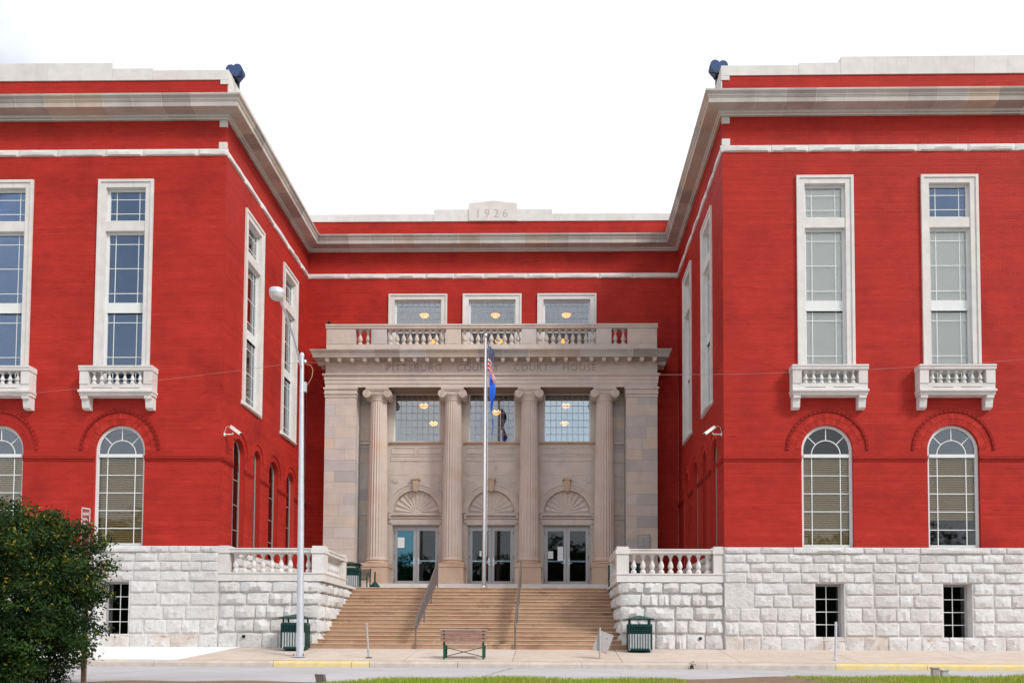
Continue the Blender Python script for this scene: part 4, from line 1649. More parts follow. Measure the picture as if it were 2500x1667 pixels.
# a dark furled flag standing behind the middle portico window
fl = thing('furled_flag', 'dark furled flag standing indoors behind the middle portico window', 'flag', (.55, 8.75, 7.9))
MB().tube([(0, 0, 0), (-.06, 0, 2.35)], .018, 8).build('staff', 'wood', fl)
b = MB()
N = 14
for k in range(12):
    z = 2.25 - k * .2
    wd = .05 + .16 * min(1, k / 8) * (1 - .35 * max(0, (k - 8) / 4))
    for j in range(N):
        a = 2 * PI * j / N
        r_ = wd * (1 + .35 * math.sin(a * 4 + k * .5))
        b.v.append((.07 * min(1, k / 8) + r_ * math.cos(a) * .9, .08 + r_ * math.sin(a) * .5, z))
for k in range(11):
    for j in range(N):
        j2 = (j + 1) % N
        b.f.append((k * N + j, k * N + j2, (k + 1) * N + j2, (k + 1) * N + j))
b.build('cloth', 'flag_dark', fl, smooth=True)

# ================================================================== STAIRS, TERRACES
NST, RISE, TREAD, SY = 16, 2.06 / 16, .285, -.25
LZ = 2.06
stairs = thing('entrance_stairs', 'wide flight of brown stone steps rising between the terrace walls to the doors', 'stairs', (0, SY, 0))
for k in range(NST):
    hw_ = 4.95 if k == 0 else (4.72 if k == 1 else 4.52)
    y0 = SY + k * TREAD
    zt = (k + 1) * RISE
    m = MB().box(-hw_, hw_, y0 + .018, y0 + .62 if k < NST - 1 else y0 + .3, zt - RISE - (.12 if k == 0 else .03), zt - .026)
    stp = m.build('step', 'step_stone', stairs, world=True)
    # worn pale tread edge
    n = MB()
    a = -hw_
    MB().box(a, hw_, y0, y0 + TREAD + .02, zt - .026, zt).build('nosing', 'nosing', stp)
# terrace and landing floor
MB().box(-HW + .0, HW, SY + 15 * TREAD + .32, CY - .02, 1.9, LZ).box(-HW, -4.5, .45, 4.35, 1.9, LZ).box(4.5, HW, .45, 4.35, 1.9, LZ).build('landing', 'walk', stairs, world=True)
MB().box(-5.1, 5.2, 6.90, IW + .1, LZ, LZ + .17).box(-5.1, 5.2, 7.0, IW + .12, LZ + .17, FL).build('stylobate', 'trim_stone', stairs, world=True)

TROWS = [-.06, .44, .84, 1.25, 1.62, 1.97]
bm_ter = baluster_mesh(.575, .185, 'trim_stone', 12)
bm_side = baluster_mesh(.575, .16, 'trim_stone', 8)
for s in (-1, 1):
    side = 'left' if s < 0 else 'right'
    t = thing('terrace_wall', 'rough white stone terrace wall with balustrade %s of the steps, in front of the %s wing' % (side, side), 'wall', (s * 5.95, .1, 0), 'terrace walls beside the steps')
    core = MB()
    a, b = sorted((s * 4.50, s * HW))
    core.box(a, b, .078, .46, -.1, 1.97)
    a, b = sorted((s * 4.50, s * 4.9))
    core.box(a, b, .45, 4.05, -.1, 1.97)
    core_o = core.build('wall_core', 'stone_joint', t, world=True)
    for za, zb in zip(TROWS[:-1], TROWS[1:]):
        a, b = sorted((s * 4.47, s * (HW - .02)))
        n = random.randint(4, 6)
        cuts = [a + (b - a) * (k + (random.uniform(-.22, .22) if 0 < k < n else 0)) / n for k in range(n + 1)]
        for p, q_ in zip(cuts[:-1], cuts[1:]):
            o = stone(t, (p + .006, .10, za + .005), q_ - p, zb - za, .145)
            o.matrix_parent_inverse = Matrix.Translation(-Vector(t.location))
        # cheek facing the steps
        y = .06
        while y < 4.0:
            L_ = min(random.uniform(.5, .85), 4.05 - y)
            if s < 0:
                o = stone(t, (-4.50, y, za + .005), L_, zb - za, .17, PI / 2)
            else:
                o = stone(t, (4.50, y + L_ - .012, za + .005), L_, zb - za, .17, -PI / 2)
            o.matrix_parent_inverse = Matrix.Translation(-Vector(t.location))
            y += L_
    # plinth and balustrade
    a, b = sorted((s * 4.34, s * HW))
    pl = MB()
    pl.box(a, b, .02, .50, 1.97, 2.19)
    pl.box(a - (.02 if s > 0 else 0), b + (.02 if s < 0 else 0), -.005, .52, 2.19, 2.225)
    a2, b2 = sorted((s * 4.34, s * 4.74))
    pl.box(a2, b2, .52, 2.75, 1.97, 2.19)
    pl.box(a2 - (.02 if s > 0 else 0), b2 + (.02 if s < 0 else 0), .525, 2.77, 2.19, 2.225)
    pl.box(a2, b2, 2.78, 4.05, 1.97, 2.05)
    bal = pl.build('balustrade', 'trim_stone', t, world=True)
    rl = MB()
    ra, rb = sorted((s * 4.70, s * 7.19))
    rl.prism([(.10, 2.80), (.04, 2.83), (.04, 2.90), (.01, 2.92), (.01, 2.95), (.46, 2.95), (.43, 2.80)], ra, rb, 'x')
    xa, xb = sorted((s * 4.33, s * 4.73))
    rl.box(xa, xb, .46, 2.42, 2.80, 2.90).box(xa - .025, xb + .025, .46, 2.42, 2.90, 2.952)
    rl.build('rail', 'trim_stone', bal)
    for (na, nb, ya_, yb_) in ((4.34, 4.70, .03, .46), (7.19, 7.505, .03, .46), (4.34, 4.72, 2.42, 2.74)):
        p, q_ = sorted((s * na, s * nb))
        nw = MB().box(p, q_, ya_, yb_, 2.225, 2.80).box(p - .03, q_ + .03, ya_ - .03, yb_ + .03, 2.80, 2.93).box(p, q_, ya_, yb_, 2.93, 3.02)
        nw.build('newel', 'trim_stone', bal)
    for k in range(9):
        link('baluster', bm_ter, bal, loc=(s * (4.86 + 2.19 * k / 8), .24, 2.225))
    for k in range(8):
        link('baluster', bm_side, bal, loc=(s * 4.53, .62 + 1.65 * k / 7, 2.225))
    dx = -6.68 if s < 0 else 6.78
    MB().tube([(dx, .2, .32), (dx, -.06, .32)], .045, 12).build('drain_pipe', 'black', t, world=True)

# handrails up the steps
for x, wh in ((-1.53, 'left'), (1.37, 'right')):
    t = thing('handrail', 'dark grey metal handrail with close pickets, %s of the two on the steps' % wh, 'handrail', (x, SY, 0), 'handrails on the steps')
    slope = RISE / TREAD
    y0, y1 = -.35, 4.25

    def zt(y):
        return .80 + (y - y0) * (2.98 - .80) / (y1 - y0)
    r = MB()
    r.tube([(x, y0, .50), (x, y0 - .04, .62), (x, y0 - .02, .76), (x, y0 + .06, .83), (x, y1 - .1, zt(y1 - .1)), (x, y1 + .1, zt(y1))], .024, 8)
    r.build('top_rail', 'steel_dark', t, world=True)
    MB().tube([(x, y0 + .05, zt(y0 + .05) - .30), (x, y1, zt(y1) - .80 + .1)], .018, 6).build('bottom_rail', 'steel_dark', t, world=True)
    for y in (y0 + .05, 1.3, 2.8, y1):
        zg = 0 if y < SY else RISE * (math.floor((y - SY) / TREAD) + 1)
        MB().tube([(x, y, zg - .02), (x, y, zt(y))], .024, 8).build('post', 'steel_dark', t, world=True)
    pk = MB()
    y = y0 + .12
    while y < y1 - .05:
        zb = zt(y) - .30 - (.40 * (y - y0) / (y1 - y0))
        pk.box(x - .008, x + .008, y - .02, y + .02, zb, zt(y))
        y += .075
    pk.build('picket', 'steel_dark', t, world=True)

# ================================================================== FLAGPOLE AND FLAGS
fp = thing('flagpole', 'tall shiny aluminium flagpole with a ball on top, before the middle door', 'flagpole', (.08, 4.35, LZ))
MB().lathe([(.075, 0), (.072, 2.5), (.062, 6.0), (.045, 8.75)], n=16).build('pole', 'aluminium', fp, smooth='auto')
MB().lathe([(.14, 0), (.14, .03), (.09, .08)], n=16).build('collar', 'aluminium', fp)
MB().lathe([(.055, 8.74), (.055, 8.82), (.03, 8.84)], n=12).build('truck', 'aluminium', fp)
MB().lathe([(.0, 8.84)] + [(.075 * math.sin(PI * k / 10), 8.915 - .075 * math.cos(PI * k / 10)) for k in range(1, 10)] + [(0, 8.99)], n=16).build('ball', 'aluminium', fp, smooth=True)
MB().tube([(.09, -.02, 1.1), (.085, -.02, 8.7)], .007, 5).build('halyard', 'insulator', fp)


def drape(name, label, cat, z0, hoist, fly, wmax, matn, blue=False, lean=0.0):
    nu, nv = 26, 14
    V = []; F = []; UV = []
    for i in range(nu):
        u = i / (nu - 1)
        for j in range(nv):
            v = j / (nv - 1)
            # limp cloth: each thread leaves the hoist and falls
            fall = fly * (u ** 1.05) * (.80 - .12 * v)
            spread = wmax * (1 - math.exp(-3.2 * u)) * (1 - .40 * v)
            if blue:
                spread = wmax * (.10 + 1.0 * math.sin(PI * min(1, u * .78 + .02)) ** .8) * (1 - .30 * v)
            fold = math.sin(u * 7 + v * 2.2)
            x = .08 + .08 + spread * (.72 + .28 * fold) * (1 - .25 * u)
            y = -.02 + .11 * math.cos(u * 9 + v * 3) * min(1, u * 4)
            z = z0 - hoist * v * (1 - .55 * u) - fall
            V.append((x + lean * u, 4.30 + y, z))
            UV.append((u, v))
    for i in range(nu - 1):
        for j in range(nv - 1):
            F.append((i * nv + j, (i + 1) * nv + j, (i + 1) * nv + j + 1, i * nv + j + 1))
    me = bpy.data.meshes.new(name)
    me.from_pydata(V, [], F)
    me.materials.append(MATS[matn])
    uvl = me.uv_layers.new(name='flag')
    for lp in me.loops:
        uvl.data[lp.index].uv = UV[lp.vertex_index]
    me.polygons.foreach_set('use_smooth', [True] * len(me.polygons))
    me.update()
    return tag(link(name, me), label, cat)


drape('national_flag', 'limp red and white striped flag with starred blue corner hanging from the pole', 'flag', 10.66, .95, 1.62, .46, 'flag_stripes')
drape('state_flag', 'limp plain blue flag hanging on the pole below the striped one', 'flag', 9.62, .85, 2.65, .38, 'flag_blue', True)

# ================================================================== STREET FURNITURE
def make_can():
    t = thing('trash_can', 'x', 'trash can', (0, 0, 0), 'dark green trash cans')
    h, a = .80, .345
    bd = MB()
    # rounded-square rings
    def ring(z0, z1, r):
        pts = []
        for k in range(24):
            ang = 2 * PI * k / 24 + PI / 24
            c, s_ = math.cos(ang), math.sin(ang)
            f = r / max(abs(c), abs(s_)) * (1 - .10 * (min(abs(c), abs(s_)) / max(abs(c), abs(s_))) ** 4)
            pts.append((c * f, s_ * f))
        return pts
    bd.prism(ring(0, 0, a), .03, .09, 'z')
    bd.build('bottom_ring', 'green_metal', t)
    MB().prism(ring(0, 0, a + .012), .70, .78, 'z').build('top_ring', 'green_metal', t)
    slat = MB().box(-.013, .013, -.006, .006, .06, .74).mesh('slat', 'green_metal')
    for sd in range(4):
        for k in range(9):
            u = -.30 + .60 * k / 8
            p = [(u, -a + .004), (a - .004, u), (u, a - .004), (-a + .004, u)][sd]
            link('slat', slat, t, loc=(p[0], p[1], 0), rot=(0, 0, (sd % 2) * PI / 2))
    MB().box(-a + .03, a - .03, -a + .03, a - .03, .045, .50).build('liner', 'bag', t)
    MB().box(-a + .035, a - .035, -a + .035, a - .035, .50, .71).build('inner_bin', 'green_metal', t)
    for sx in (-1, 1):
        for sy in (-1, 1):
            MB().box(sx * .28 - .02, sx * .28 + .02, sy * .28 - .02, sy * .28 + .02, .78, .91).build('lid_post', 'green_metal', t)
    ld = MB()
    o = .39
    ld.add([(-o, -o, .90), (o, -o, .90), (o, o, .90), (-o, o, .90), (-o, -o, .93), (o, -o, .93), (o, o, .93), (-o, o, .93), (0, 0, 1.035)],
           [(0, 3, 2, 1), (0, 1, 5, 4), (1, 2, 6, 5), (2, 3, 7, 6), (3, 0, 4, 7), (4, 5, 8), (5, 6, 8), (6, 7, 8), (7, 4, 8)])
    ld.build('lid', 'green_metal', t)
    return t


can = make_can()
spots = [(-4.95, -.62, walk_z(-.62), .06, 'dark green slatted trash can on the sidewalk, partly behind the lamp post'),
         (4.93, -.62, walk_z(-.62), -.04, 'dark green slatted trash can on the sidewalk beside the tilted sign'),
         (-4.88, 5.5, LZ, .1, 'dark green trash can on the landing beside the left pier'),
         (5.22, 5.3, LZ, 0, 'dark green trash can glimpsed behind the right terrace balusters')]
for i, (x, y, z, rz, lb) in enumerate(spots):
    c = can if i == 0 else copy_tree(can)
    c.location = (x, y, z)
    c.rotation_euler = (0, 0, rz)
    c['label'] = lb

# wooden bench at the kerb, seen from behind
t = thing('park_bench', 'slatted wooden bench with dark green metal legs facing the steps by the kerb', 'bench', (.11, -2.42, walk_z(-2.42)))
for k, (z, y) in enumerate(((.46, -.17), (.565, -.185), (.665, -.20))):
    MB().box(-.61, .61, y - .018, y + .018, z, z + .09).build('back_slat', 'wood', t)
MB().box(-.62, .62, -.235, -.175, .757, .772).build('top_slat', 'wood_edge', t)
for k in range(4):
    MB().box(-.61, .61, -.13 + k * .12, -.03 + k * .12, .365, .40).build('seat_slat', 'wood_edge' if k == 0 else 'wood', t)
for s in (-1, 1):
    x = s * .515
    MB().box(x - .028, x + .028, -.15, -.10, 0, .40).box(x - .025, x + .025, .28, .33, 0, .37).build('leg', 'green_bench', t)
    MB().hexa([(x - .024, -.165, .38), (x + .024, -.165, .38), (x + .024, -.12, .38), (x - .024, -.12, .38), (x - .024, -.225, .755), (x + .024, -.225, .755), (x + .024, -.185, .755), (x - .024, -.185, .755)]).build('back_support', 'green_bench', t)
    MB().box(x - .02, x + .02, -.12, .32, .335, .363).build('seat_bearer', 'green_bench', t)
MB().tube([(-.50, -.13, .06), (.50, -.13, .31)], .011, 6).build('brace', 'green_bench', t)
MB().tube([(-.50, -.14, .31), (.50, -.14, .06)], .011, 6).build('brace', 'green_bench', t)

# metal benches on the landing
def metal_bench(x, y, rz, lb):
    t = thing('metal_bench', lb, 'bench', (x, y, LZ), 'dark green metal benches on the landing', rz)
    for s in (-1, 1):
        X = s * .6
        MB().tube([(X, -.28, 0), (X, -.28, .48), (X, -.24, .58), (X, -.15, .63), (X, .2, .63), (X, .26, .62)], .024, 8).build('arm', 'green_metal', t)
        MB().tube([(X, .24, 0), (X, .26, .45), (X, .34, .86)], .024, 8).build('leg', 'green_metal', t)
    for k in range(9):
        y_ = -.26 + .055 * k
        MB().box(-.6, .6, y_, y_ + .035, .42, .44).build('seat_slat', 'green_metal', t)
    for k in range(8):
        z_ = .50 + .045 * k
        MB().box(-.6, .6, .275 + .08 * k / 8, .295 + .08 * k / 8, z_, z_ + .03).build('back_slat', 'green_metal', t)
    return t


metal_bench(-4.98, 6.25, 0, 'dark green metal bench on the landing behind the trash can, left of the doors')
metal_bench(5.05, 4.5, 0, 'dark green metal bench on the landing at the right end of the steps')
# smokers' post
t = thing('smoking_receptacle', 'small dark smoking receptacle with a thin neck beside the left column pedestal', 'ashtray', (-3.92, 5.2, LZ))
MB().lathe([(.17, 0), (.18, .02), (.18, .12), (.15, .15), (.05, .26), (.03, .30)], n=20).build('base', 'green_metal', t, smooth='auto')
MB().lathe([(.03, .28), (.028, .60), (.032, .61), (.02, .63)], n=12).build('neck', 'green_metal', t, smooth='auto')

# street lamp
lx, ly = -4.33, -2.2
lz = walk_z(ly)
t = thing('street_lamp', 'tall pale grey street lamp with a curved arm over the road, by the left steps', 'street lamp', (lx, ly, lz))
MB().tube([(0, 0, 0), (-.03, 0, 3), (-.08, 0, 8.18)], [.098, .085, .052], 16).build('pole', 'galv', t, smooth='auto')
MB().box(-.17, .17, -.17, .17, 0, .03).build('base_plate', 'galv', t)
for sx in (-.13, .13):
    MB().lathe([(.02, .03), (.02, .08), (.01, .09)], sx, -.13, 8).build('bolt', 'steel_dark', t)
MB().lathe([(.06, 8.16), (.062, 8.22), (.03, 8.27), (0, 8.28)], -.08, 0, 12).build('pole_cap', 'galv', t, smooth='auto')
pts = []
for k in range(12):
    f = k / 11
    pts.append((-.08 - .01 * f, -.06 - 1.86 * f, 7.86 + 1.22 * f - .22 * math.sin(f * PI) * -1 * .55 - .10 * f * f))
MB().tube(pts, .03, 8).build('arm', 'galv', t, smooth='auto')
hd = MB().lathe([(.0, 9.15), (.12, 9.145), (.17, 9.125), (.185, 9.09), (.185, 9.00), (.17, 8.99), (.0, 8.985)], -.10, -2.06, 20)
head = hd.build('lamp_head', 'galv', t, smooth='auto')
MB().lathe([(.175, 8.99), (.165, 8.93), (.13, 8.88), (.07, 8.855), (0, 8.85)], -.10, -2.06, 20).build('lens', 'lens', head, smooth='auto')
MB().box(-.06, .03, -.12, -.02, 7.20, 7.46).build('control_box', 'galv', t).location = (.02, .09, 0)
for s in (-1, 1):
    MB().lathe([(.03, 8.0), (.035, 8.03), (.03, 8.07)], -.08 + s * .09, 0, 8).build('insulator', 'insulator', t)
MB().tube([(-.05, .03, 8.0), (.16, .03, 7.93), (.22, .02, 7.8), (.20, 0, 7.6), (.08, .05, 7.42), (.0, .05, 7.35)], .008, 5).build('wire_loop', 'copper', t)
# overhead cables
def cable(name, label, p0, p1, sag, r=.010):
    pts = []
    for k in range(33):
        f = k / 32
        pts.append((p0[0] + (p1[0] - p0[0]) * f, p0[1] + (p1[1] - p0[1]) * f, p0[2] + (p1[2] - p0[2]) * f - sag * 4 * f * (1 - f)))
    return tag(MB().tube(pts, r, 5).build(name, 'cable'), label, 'cable', 'overhead cables along the street')


PT = (lx - .08, ly, lz + 8.02)
cable('overhead_cable', 'thin overhead cable running from the lamp post off to the right', PT, (26.0, -2.2, 9.2), .95, .004)
cable('overhead_cable', 'thin overhead cable running from the lamp post off to the left', PT, (-24.0, -2.2, 6.4), .35, .004)

# posts and signs along the kerb
def post_line(name, label, cat, p0, p1, r, m):
    return tag(MB().tube([p0, p1], r, 8).build(name, m), label, cat)


zb = walk_z(-2.35)
t = thing('sign_post', 'bare leaning metal post at the end of the yellow kerb before the steps', 'post', (-2.44, -2.35, zb))
MB().tube([(0, 0, -.02), (-.075, 0, .93)], .028, 8).build('post', 'sign_back', t)
MB().box(-.07, .07, -.06, .06, 0, .03).build('foot', 'steel_dark', t)
t = thing('tilted_sign', 'back of a tilted pale sign hanging askew on a short post right of the bench', 'sign', (3.70, -2.35, zb))
MB().tube([(0, 0, -.02), (.0, 0, .84)], .024, 8).build('post', 'sign_back', t)
sg = MB().box(-.205, .205, -.006, .006, -.265, .265).build('sign_plate', 'sign_back', t, loc=(.085, .04, .455), rot=(0, math.radians(20), 0))
MB().box(.05, .09, -.010, .008, .12, .13).box(.062, .075, -.010, .008, .10, .14).build('bolt_mark', 'red_paint', sg)
MB().box(.09, .20, -.010, .008, -.267, -.253).build('edge_mark', 'red_paint', sg)
t = thing('sign_post', 'bare grey metal post on the sidewalk before the right basement window', 'post', (9.88, -2.4, walk_z(-2.4)))
MB().tube([(0, 0, -.02), (.02, 0, 1.02)], .034, 8).build('post', 'galv', t)
MB().lathe([(.05, 0), (.05, .05), (.035, .07)], n=10).build('foot', 'galv', t)
# no parking sign behind the bush
t = thing('parking_sign', 'narrow red sign with pale lettering on a brown post behind the bush', 'sign', (-5.06, -11.15, verge_z(-5.06, -11.15)))
MB().box(-.035, .035, -.02, .02, -.05, 2.55).build('post', 'rust_post', t)
sp = MB().prism([(-.08, 2.15), (.05, 2.13), (.055, 2.80), (.045, 2.815), (-.075, 2.835), (-.085, 2.825)], -.035, -.028, 'y').build('sign_plate', 'sign_red', t)
bd = MB()
bd.box(-.085, -.075, -.040, -.036, 2.15, 2.825).box(.045, .055, -.040, -.036, 2.13, 2.805)
bd.hexa([(-.08, -.040, 2.815), (.05, -.040, 2.795), (.05, -.036, 2.795), (-.08, -.036, 2.815), (-.08, -.040, 2.835), (.05, -.040, 2.815), (.05, -.036, 2.815), (-.08, -.036, 2.835)])
bd.build('border', 'sign_white', sp)
rs_ = random.Random(3)
for k, wd_ in enumerate((.10, .085, .07, .09)):      # worn rows of letters, too far gone to read
    ln_ = MB()
    u_ = -.066
    while u_ < -.066 + wd_:
        sw_ = rs_.uniform(.006, .012)
        ln_.box(u_, u_ + sw_, -.0385, -.0365, 2.70 - .085 * k + rs_.uniform(0, .012), 2.75 - .085 * k)
        u_ += sw_ + .006
    ln_.build('lettering', 'sign_white', sp)
# short posts on the near verge
t = thing('bollard', 'short dark square post leaning at the edge of the near verge', 'post', (-1.13, -11.45, verge_z(-1.2, -11.45) - .1))
MB().hexa([(-.06, -.06, -.1), (.08, -.06, -.1), (.08, .06, -.1), (-.06, .06, -.1), (-.13, -.06, .225), (.0, -.06, .225), (.0, .06, .225), (-.13, .06, .225)]).build('post', 'steel_dark', t)
MB().box(-.14, .01, -.07, .07, .225, .24).build('cap', 'galv', t)
for (x, h, m, lb) in ((8.22, .16, 'sign_back', 'stubby pale stake in the grass at the lower right'), (8.36, .13, 'galv', 'stubby grey metal stub in the grass at the lower right')):
    t = thing('stake', lb, 'stake', (x, -11.5, verge_z(x, -11.5)), 'stubs in the verge')
    MB().box(-.045, .045, -.045, .045, -.1, h - .02).build('stub', m, t)
    MB().box(-.055, .055, -.055, .055, h - .02, h).build('cap', m, t)

# security cameras and floodlights on the corners
for s in (-1, 1):
    side = 'left' if s < 0 else 'right'
    t = thing('security_camera', 'white security camera on a bracket on the %s wing, above the forecourt arches' % side, 'camera', (s * (HW - .0), .28, 6.42), 'security cameras on the wing corners')
    d = -s      # out from the wall
    MB().box(min(0, d * .02), max(0, d * .02), -.05, .05, -.05, .05).build('wall_plate', 'cam_white', t)
    MB().tube([(0, 0, 0), (d * .26, -.02, 0), (d * .28, -.02, .05)], .018, 8).build('bracket', 'cam_white', t)
    bd = MB().box(-.19, .19, -.045, .045, -.04, .04).box(-.21, .16, -.05, .05, .035, .05).build('housing', 'cam_white', t, loc=(d * .36, -.04, .11))
    bd.rotation_euler = (0, math.radians(36) * d, math.radians(-6) * d)
    MB().box(.19, .197, -.035, .035, -.03, .03).build('lens', 'black', bd) if d > 0 else MB().box(-.197, -.19, -.035, .035, -.03, .03).build('lens', 'black', bd)
    MB().tube([(0, 0, .05), (d * .05, 0, .22), (d * .12, 0, .26), (d * .2, 0, .18)], .006, 5).build('cable_loop', 'cam_white', t)
    MB().tube([(d * .004, .55, .12), (d * .012, .85, .02), (d * .012, 1.05, -.35), (d * .012, 1.15, -.9)], .012, 5).build('conduit', 'black', t)
    # floodlight pair
    t = thing('floodlight', 'pair of dark blue barrel floodlights on the roof corner of the %s wing' % side, 'floodlight', (s * HW, .6, ZP2), 'floodlights on the roof corners')
    for k, (ox, oz, an) in enumerate(((.10, .28, 40), (-.13, .40, 55))):
        m = MB()
        N = 14
        prof = [(.15 * math.cos(PI * j / N), .05 + .15 * math.sin(PI * j / N)) for j in range(N + 1)]
        prof = [(.15, -.17)] + prof + [(-.15, -.17)]
        m.prism(prof, -.15, .15, 'y')
        hd = m.build('lamp_head', 'flood', t, loc=(-ox * s, -.1 + .2 * k, oz), rot=(0, math.radians(-s * an) * (1 if k == 0 else -.55), 0), smooth='auto')
        MB().box(-.16, .16, -.16, .16, -.195, -.17).build('bezel', 'flood_glass', hd)
    MB().box(-.04, .04, -.16, .22, -.02, .30).build('bracket', 'black', t)
    MB().tube([(-s * .30, -.29, .24), (-s * .30, -.31, .02), (s * .02, -.31, -.02)], .018, 6).build('yoke', 'black', t)
    MB().tube([(s * .04, .1, .05), (s * .2, .12, -.02), (s * .5, .15, -.01)], .014, 6).build('power_cable', 'black', t)

# plaque and notices
t = thing('wall_plaque', 'square grey metal plaque with raised lettering on the right portico pier', 'plaque', (5.98, PF - .004, 3.79))
MB().box(-.245, .245, -.03, .0, 0, .54).build('plate', 'plaque', t)
pt = MB()
for k in range(9):
    z = .49 - k * .052
    if k < 3:
        pt.box(-.20, .20 - .05 * (k == 1), -.035, -.031, z - .018, z)
    else:
        pt.box(-.21, -.02 - .03 * (k % 2), -.035, -.031, z - .015, z)
        pt.box(.04, .20 - .04 * (k % 3 == 1), -.035, -.031, z - .015, z)
pt.build('raised_text', 'plaque_text', t)
yg = IW + .155 + .035
for (x0, x1, z0, z1, lb) in ((-3.69, -3.42, 3.92, 4.33, 'white paper notice taped on the teal glass of the left door'),
                             (2.30, 2.50, 3.50, 3.79, 'small white notice on the right door, at the left edge of its glass'),
                             (2.68, 2.90, 3.70, 3.98, 'upper of two white notices on the right door beside its handle'),
                             (2.68, 2.90, 3.42, 3.69, 'lower of two white notices on the right door beside its handle'),
                             (-.42, -.34, 3.58, 3.80, 'tiny pale notice on the middle door behind the flagpole')):
    o = MB().box(x0, x1, yg - .004, yg - .001, z0, z1).build('paper_notice', 'paper')
    tag(o, lb, 'notice', 'paper notices on the doors')
    ip = MB()
    for k in range(4):
        z = z1 - (z1 - z0) * (.25 + .17 * k)
        ip.box(x0 + .03, x1 - .03 - .03 * (k % 2), yg - .006, yg - .0045, z - .006, z)
    ip.build('print', 'sign_back', o)
MB().box(-6.9, -6.8, CY - .9, CY - .8, 12.4, 12.5)
# small dark bird spike on the balustrade end
t = thing('roof_lamp', 'tiny black lamp on the left end of the portico balustrade', 'lamp', (px_(-6.40), PF + .2, 12.56))
MB().lathe([(.02, 0), (.02, .09), (.055, .10), (.065, .15), (.05, .20), (0, .22)], n=10).build('lamp_body', 'black', t)

# ================================================================== PLANTS
def leaves(centers, normals_jit, size, tones, name, m):
    n = len(centers)
    a = RNG.normal(size=(n, 3)); a /= np.linalg.norm(a, axis=1)[:, None]
    b = RNG.normal(size=(n, 3)); b -= a * (a * b).sum(1)[:, None]; b /= np.linalg.norm(b, axis=1)[:, None]
    s = size * RNG.uniform(.6, 1.35, (n, 1))
    c = np.cross(a, b)
    V = np.stack([centers - a * s, centers + b * s * .42 + c * s * .12, centers + a * s, centers - b * s * .42 + c * s * .12], 1).reshape(-1, 3)
    F = np.arange(n * 4).reshape(-1, 4)
    return fast_mesh(name, V, F, m, tones)


def bush(name, label, cx, cy, z0, rx, ry, h, n, seed, group=None):
    rs = np.random.default_rng(seed)
    t = thing(name, label, 'bush', (cx, cy, z0), group)
    ncl = 1500
    d = rs.normal(size=(ncl, 3)); d /= np.linalg.norm(d, axis=1)[:, None]
    p = 3.0
    nrm = (np.abs(d[:, 0]) ** p + np.abs(d[:, 1]) ** p + np.abs(d[:, 2]) ** p) ** (1 / p)
    d = d / nrm[:, None]
    wob = 1 + .07 * np.sin(d[:, 0] * 5 + 1) * np.cos(d[:, 2] * 4) + .06 * np.sin(d[:, 2] * 9 + d[:, 1] * 6)
    rad = rs.uniform(.30, 1, ncl) ** .38 * wob * rs.uniform(.93, 1.03, ncl)
    C = d * rad[:, None] * np.array([rx, ry, h / 2]) + np.array([0, 0, h / 2])
    C = C[C[:, 2] > .06]
    per = n // len(C)
    P = np.repeat(C, per, 0) + rs.normal(size=(len(C) * per, 3)) * np.array([.09, .09, .06])
    tone = np.repeat(rs.uniform(0, .6, len(C)), per) + rs.uniform(-.15, .25, len(P))
    hi = rs.random(len(P))
    tone = np.where(hi > .985, .965, np.clip(tone, 0, .90))
    right = (P[:, 0] > .2 * rx) & (P[:, 2] > .5 * h)
    tone = np.where(right & (rs.random(len(P)) > .93), .96, tone)  # more yellow at upper right: sunlit specks put into the leaf tone
    red = np.linalg.norm(P - np.array([rx * .42, -ry * .7, h * .42]), axis=1) < .16
    tone = np.where(red & (rs.random(len(P)) > .5), 1.0, tone)
    link('foliage', leaves(P, None, .031, tone, 'foliage', 'leaf'), t)
    # sprigs poking out of the top
    sp = MB()
    for k in range(12):
        a = rs.uniform(0, 2 * PI)
        x, y = rx * .6 * math.cos(a), ry * .6 * math.sin(a)
        sp.tube([(x * .15, y * .15, 0), (x * .6, y * .6, h * .4), (x, y, h * .78)], [.03, .02, .006], 5)
    sp.build('stem', 'bark', t)
    return t


bush('bush', 'large dark green rounded bush with some yellowing leaves and painted sunlit specks at the left edge', -6.55, -11.9, verge_z(-6.5, -11.9) - .02, 1.90, 1.5, 2.72, 160000, 5)
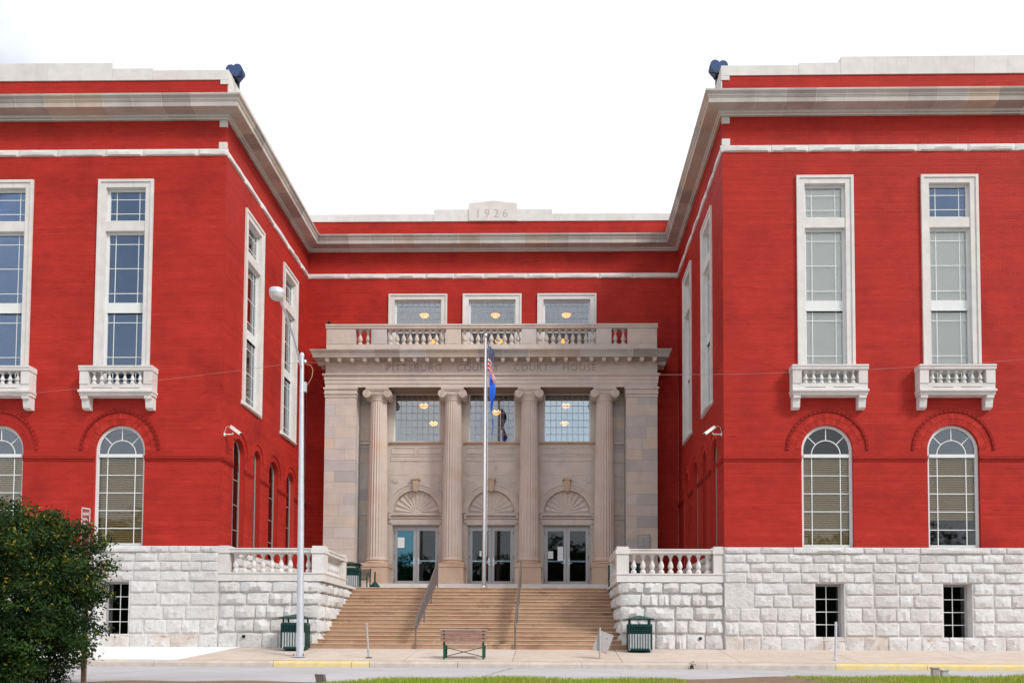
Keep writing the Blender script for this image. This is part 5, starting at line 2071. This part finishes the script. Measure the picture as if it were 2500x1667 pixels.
# grass on the near verge
n = 42000
gx = np.concatenate([RNG.uniform(-1.1, 4.3, n // 2), RNG.uniform(6.0, 13, n // 2)])
gy = RNG.uniform(-14.0, -11.2, n)
dens = np.sin(gx * 1.7) * .5 + np.sin(gx * 4.1 + 1) * .3 + RNG.normal(size=n) * .5
keep = dens > -.75
gx, gy = gx[keep], gy[keep]
edge = np.minimum(np.clip((gx + 1.1) / .8, 0.15, 1), np.where(gx < 5, np.clip((4.3 - gx) / .8, .15, 1), np.clip((gx - 6.0) / 1.2, .15, 1)))
gz = np.array([verge_z(x, y) for x, y in zip(gx, gy)])
hh = RNG.uniform(.03, .075, len(gx)) * (.5 + .5 * edge)
an = RNG.uniform(0, 2 * PI, len(gx))
ln = RNG.normal(size=(len(gx), 2)) * .03
wd = RNG.uniform(.003, .006, len(gx))
V = np.stack([np.stack([gx - np.cos(an) * wd, gy - np.sin(an) * wd, gz - .01], 1), np.stack([gx + np.cos(an) * wd, gy + np.sin(an) * wd, gz - .01], 1),
              np.stack([gx + ln[:, 0], gy + ln[:, 1], gz + hh], 1)], 1).reshape(-1, 3)
F = np.arange(len(gx) * 3).reshape(-1, 3)
g = link('grass', fast_mesh('grass', V, F, 'grass', RNG.uniform(0, 1, len(gx))))
g['kind'] = 'stuff'
g['label'] = 'bright green grass blades along the near verge'
g['category'] = 'grass'
# the wood across the street behind the viewer: it shows as the dark band in the door and window glass
n = 100000
tx = RNG.uniform(-95, 95, n)
ty = RNG.uniform(-54, -47, n)
tops = 10.6 + 1.5 * np.sin(tx * .11) + .9 * np.sin(tx * .37 + 1) + .5 * np.sin(tx * .9)
tz = -1.5 + (tops + 1.5) * RNG.uniform(0, 1, n) ** .8
core = MB()
for k in range(96):
    x_ = -95 + 2 * k
    tp = 9.4 + 1.5 * math.sin(x_ * .11) + .9 * math.sin(x_ * .37 + 1)
    core.v += [(x_, -51, -1.5), (x_, -51, tp)]
    if k:
        core.f.append((2 * k - 2, 2 * k, 2 * k + 1, 2 * k - 1))
tl = link('tree_line', leaves(np.stack([tx, ty, tz], 1), None, .26, RNG.uniform(0, .75, n), 'tree_line', 'leaf'), kind='stuff', label='dark wood across the street reflected in the glass', category='trees')
core.build('tree_line_core', 'bark', tl)  # unseen opaque sheet added to close gaps in the reflected tree line
# weed in the gutter
wz = RZ
t = thing('weed', 'small green weed growing in the gutter right of the trash can', 'weed', (6.0, -3.12, wz))
P = RNG.normal(size=(70, 3)) * np.array([.045, .04, .05]) + np.array([0, 0, .08])
P[:, 2] = np.abs(P[:, 2])
link('leaves', leaves(P, None, .028, RNG.uniform(.5, .9, 70), 'leaves', 'leaf'), t)
MB().tube([(0, 0, 0), (.01, 0, .12)], .006, 5).build('stem', 'leaf', t)
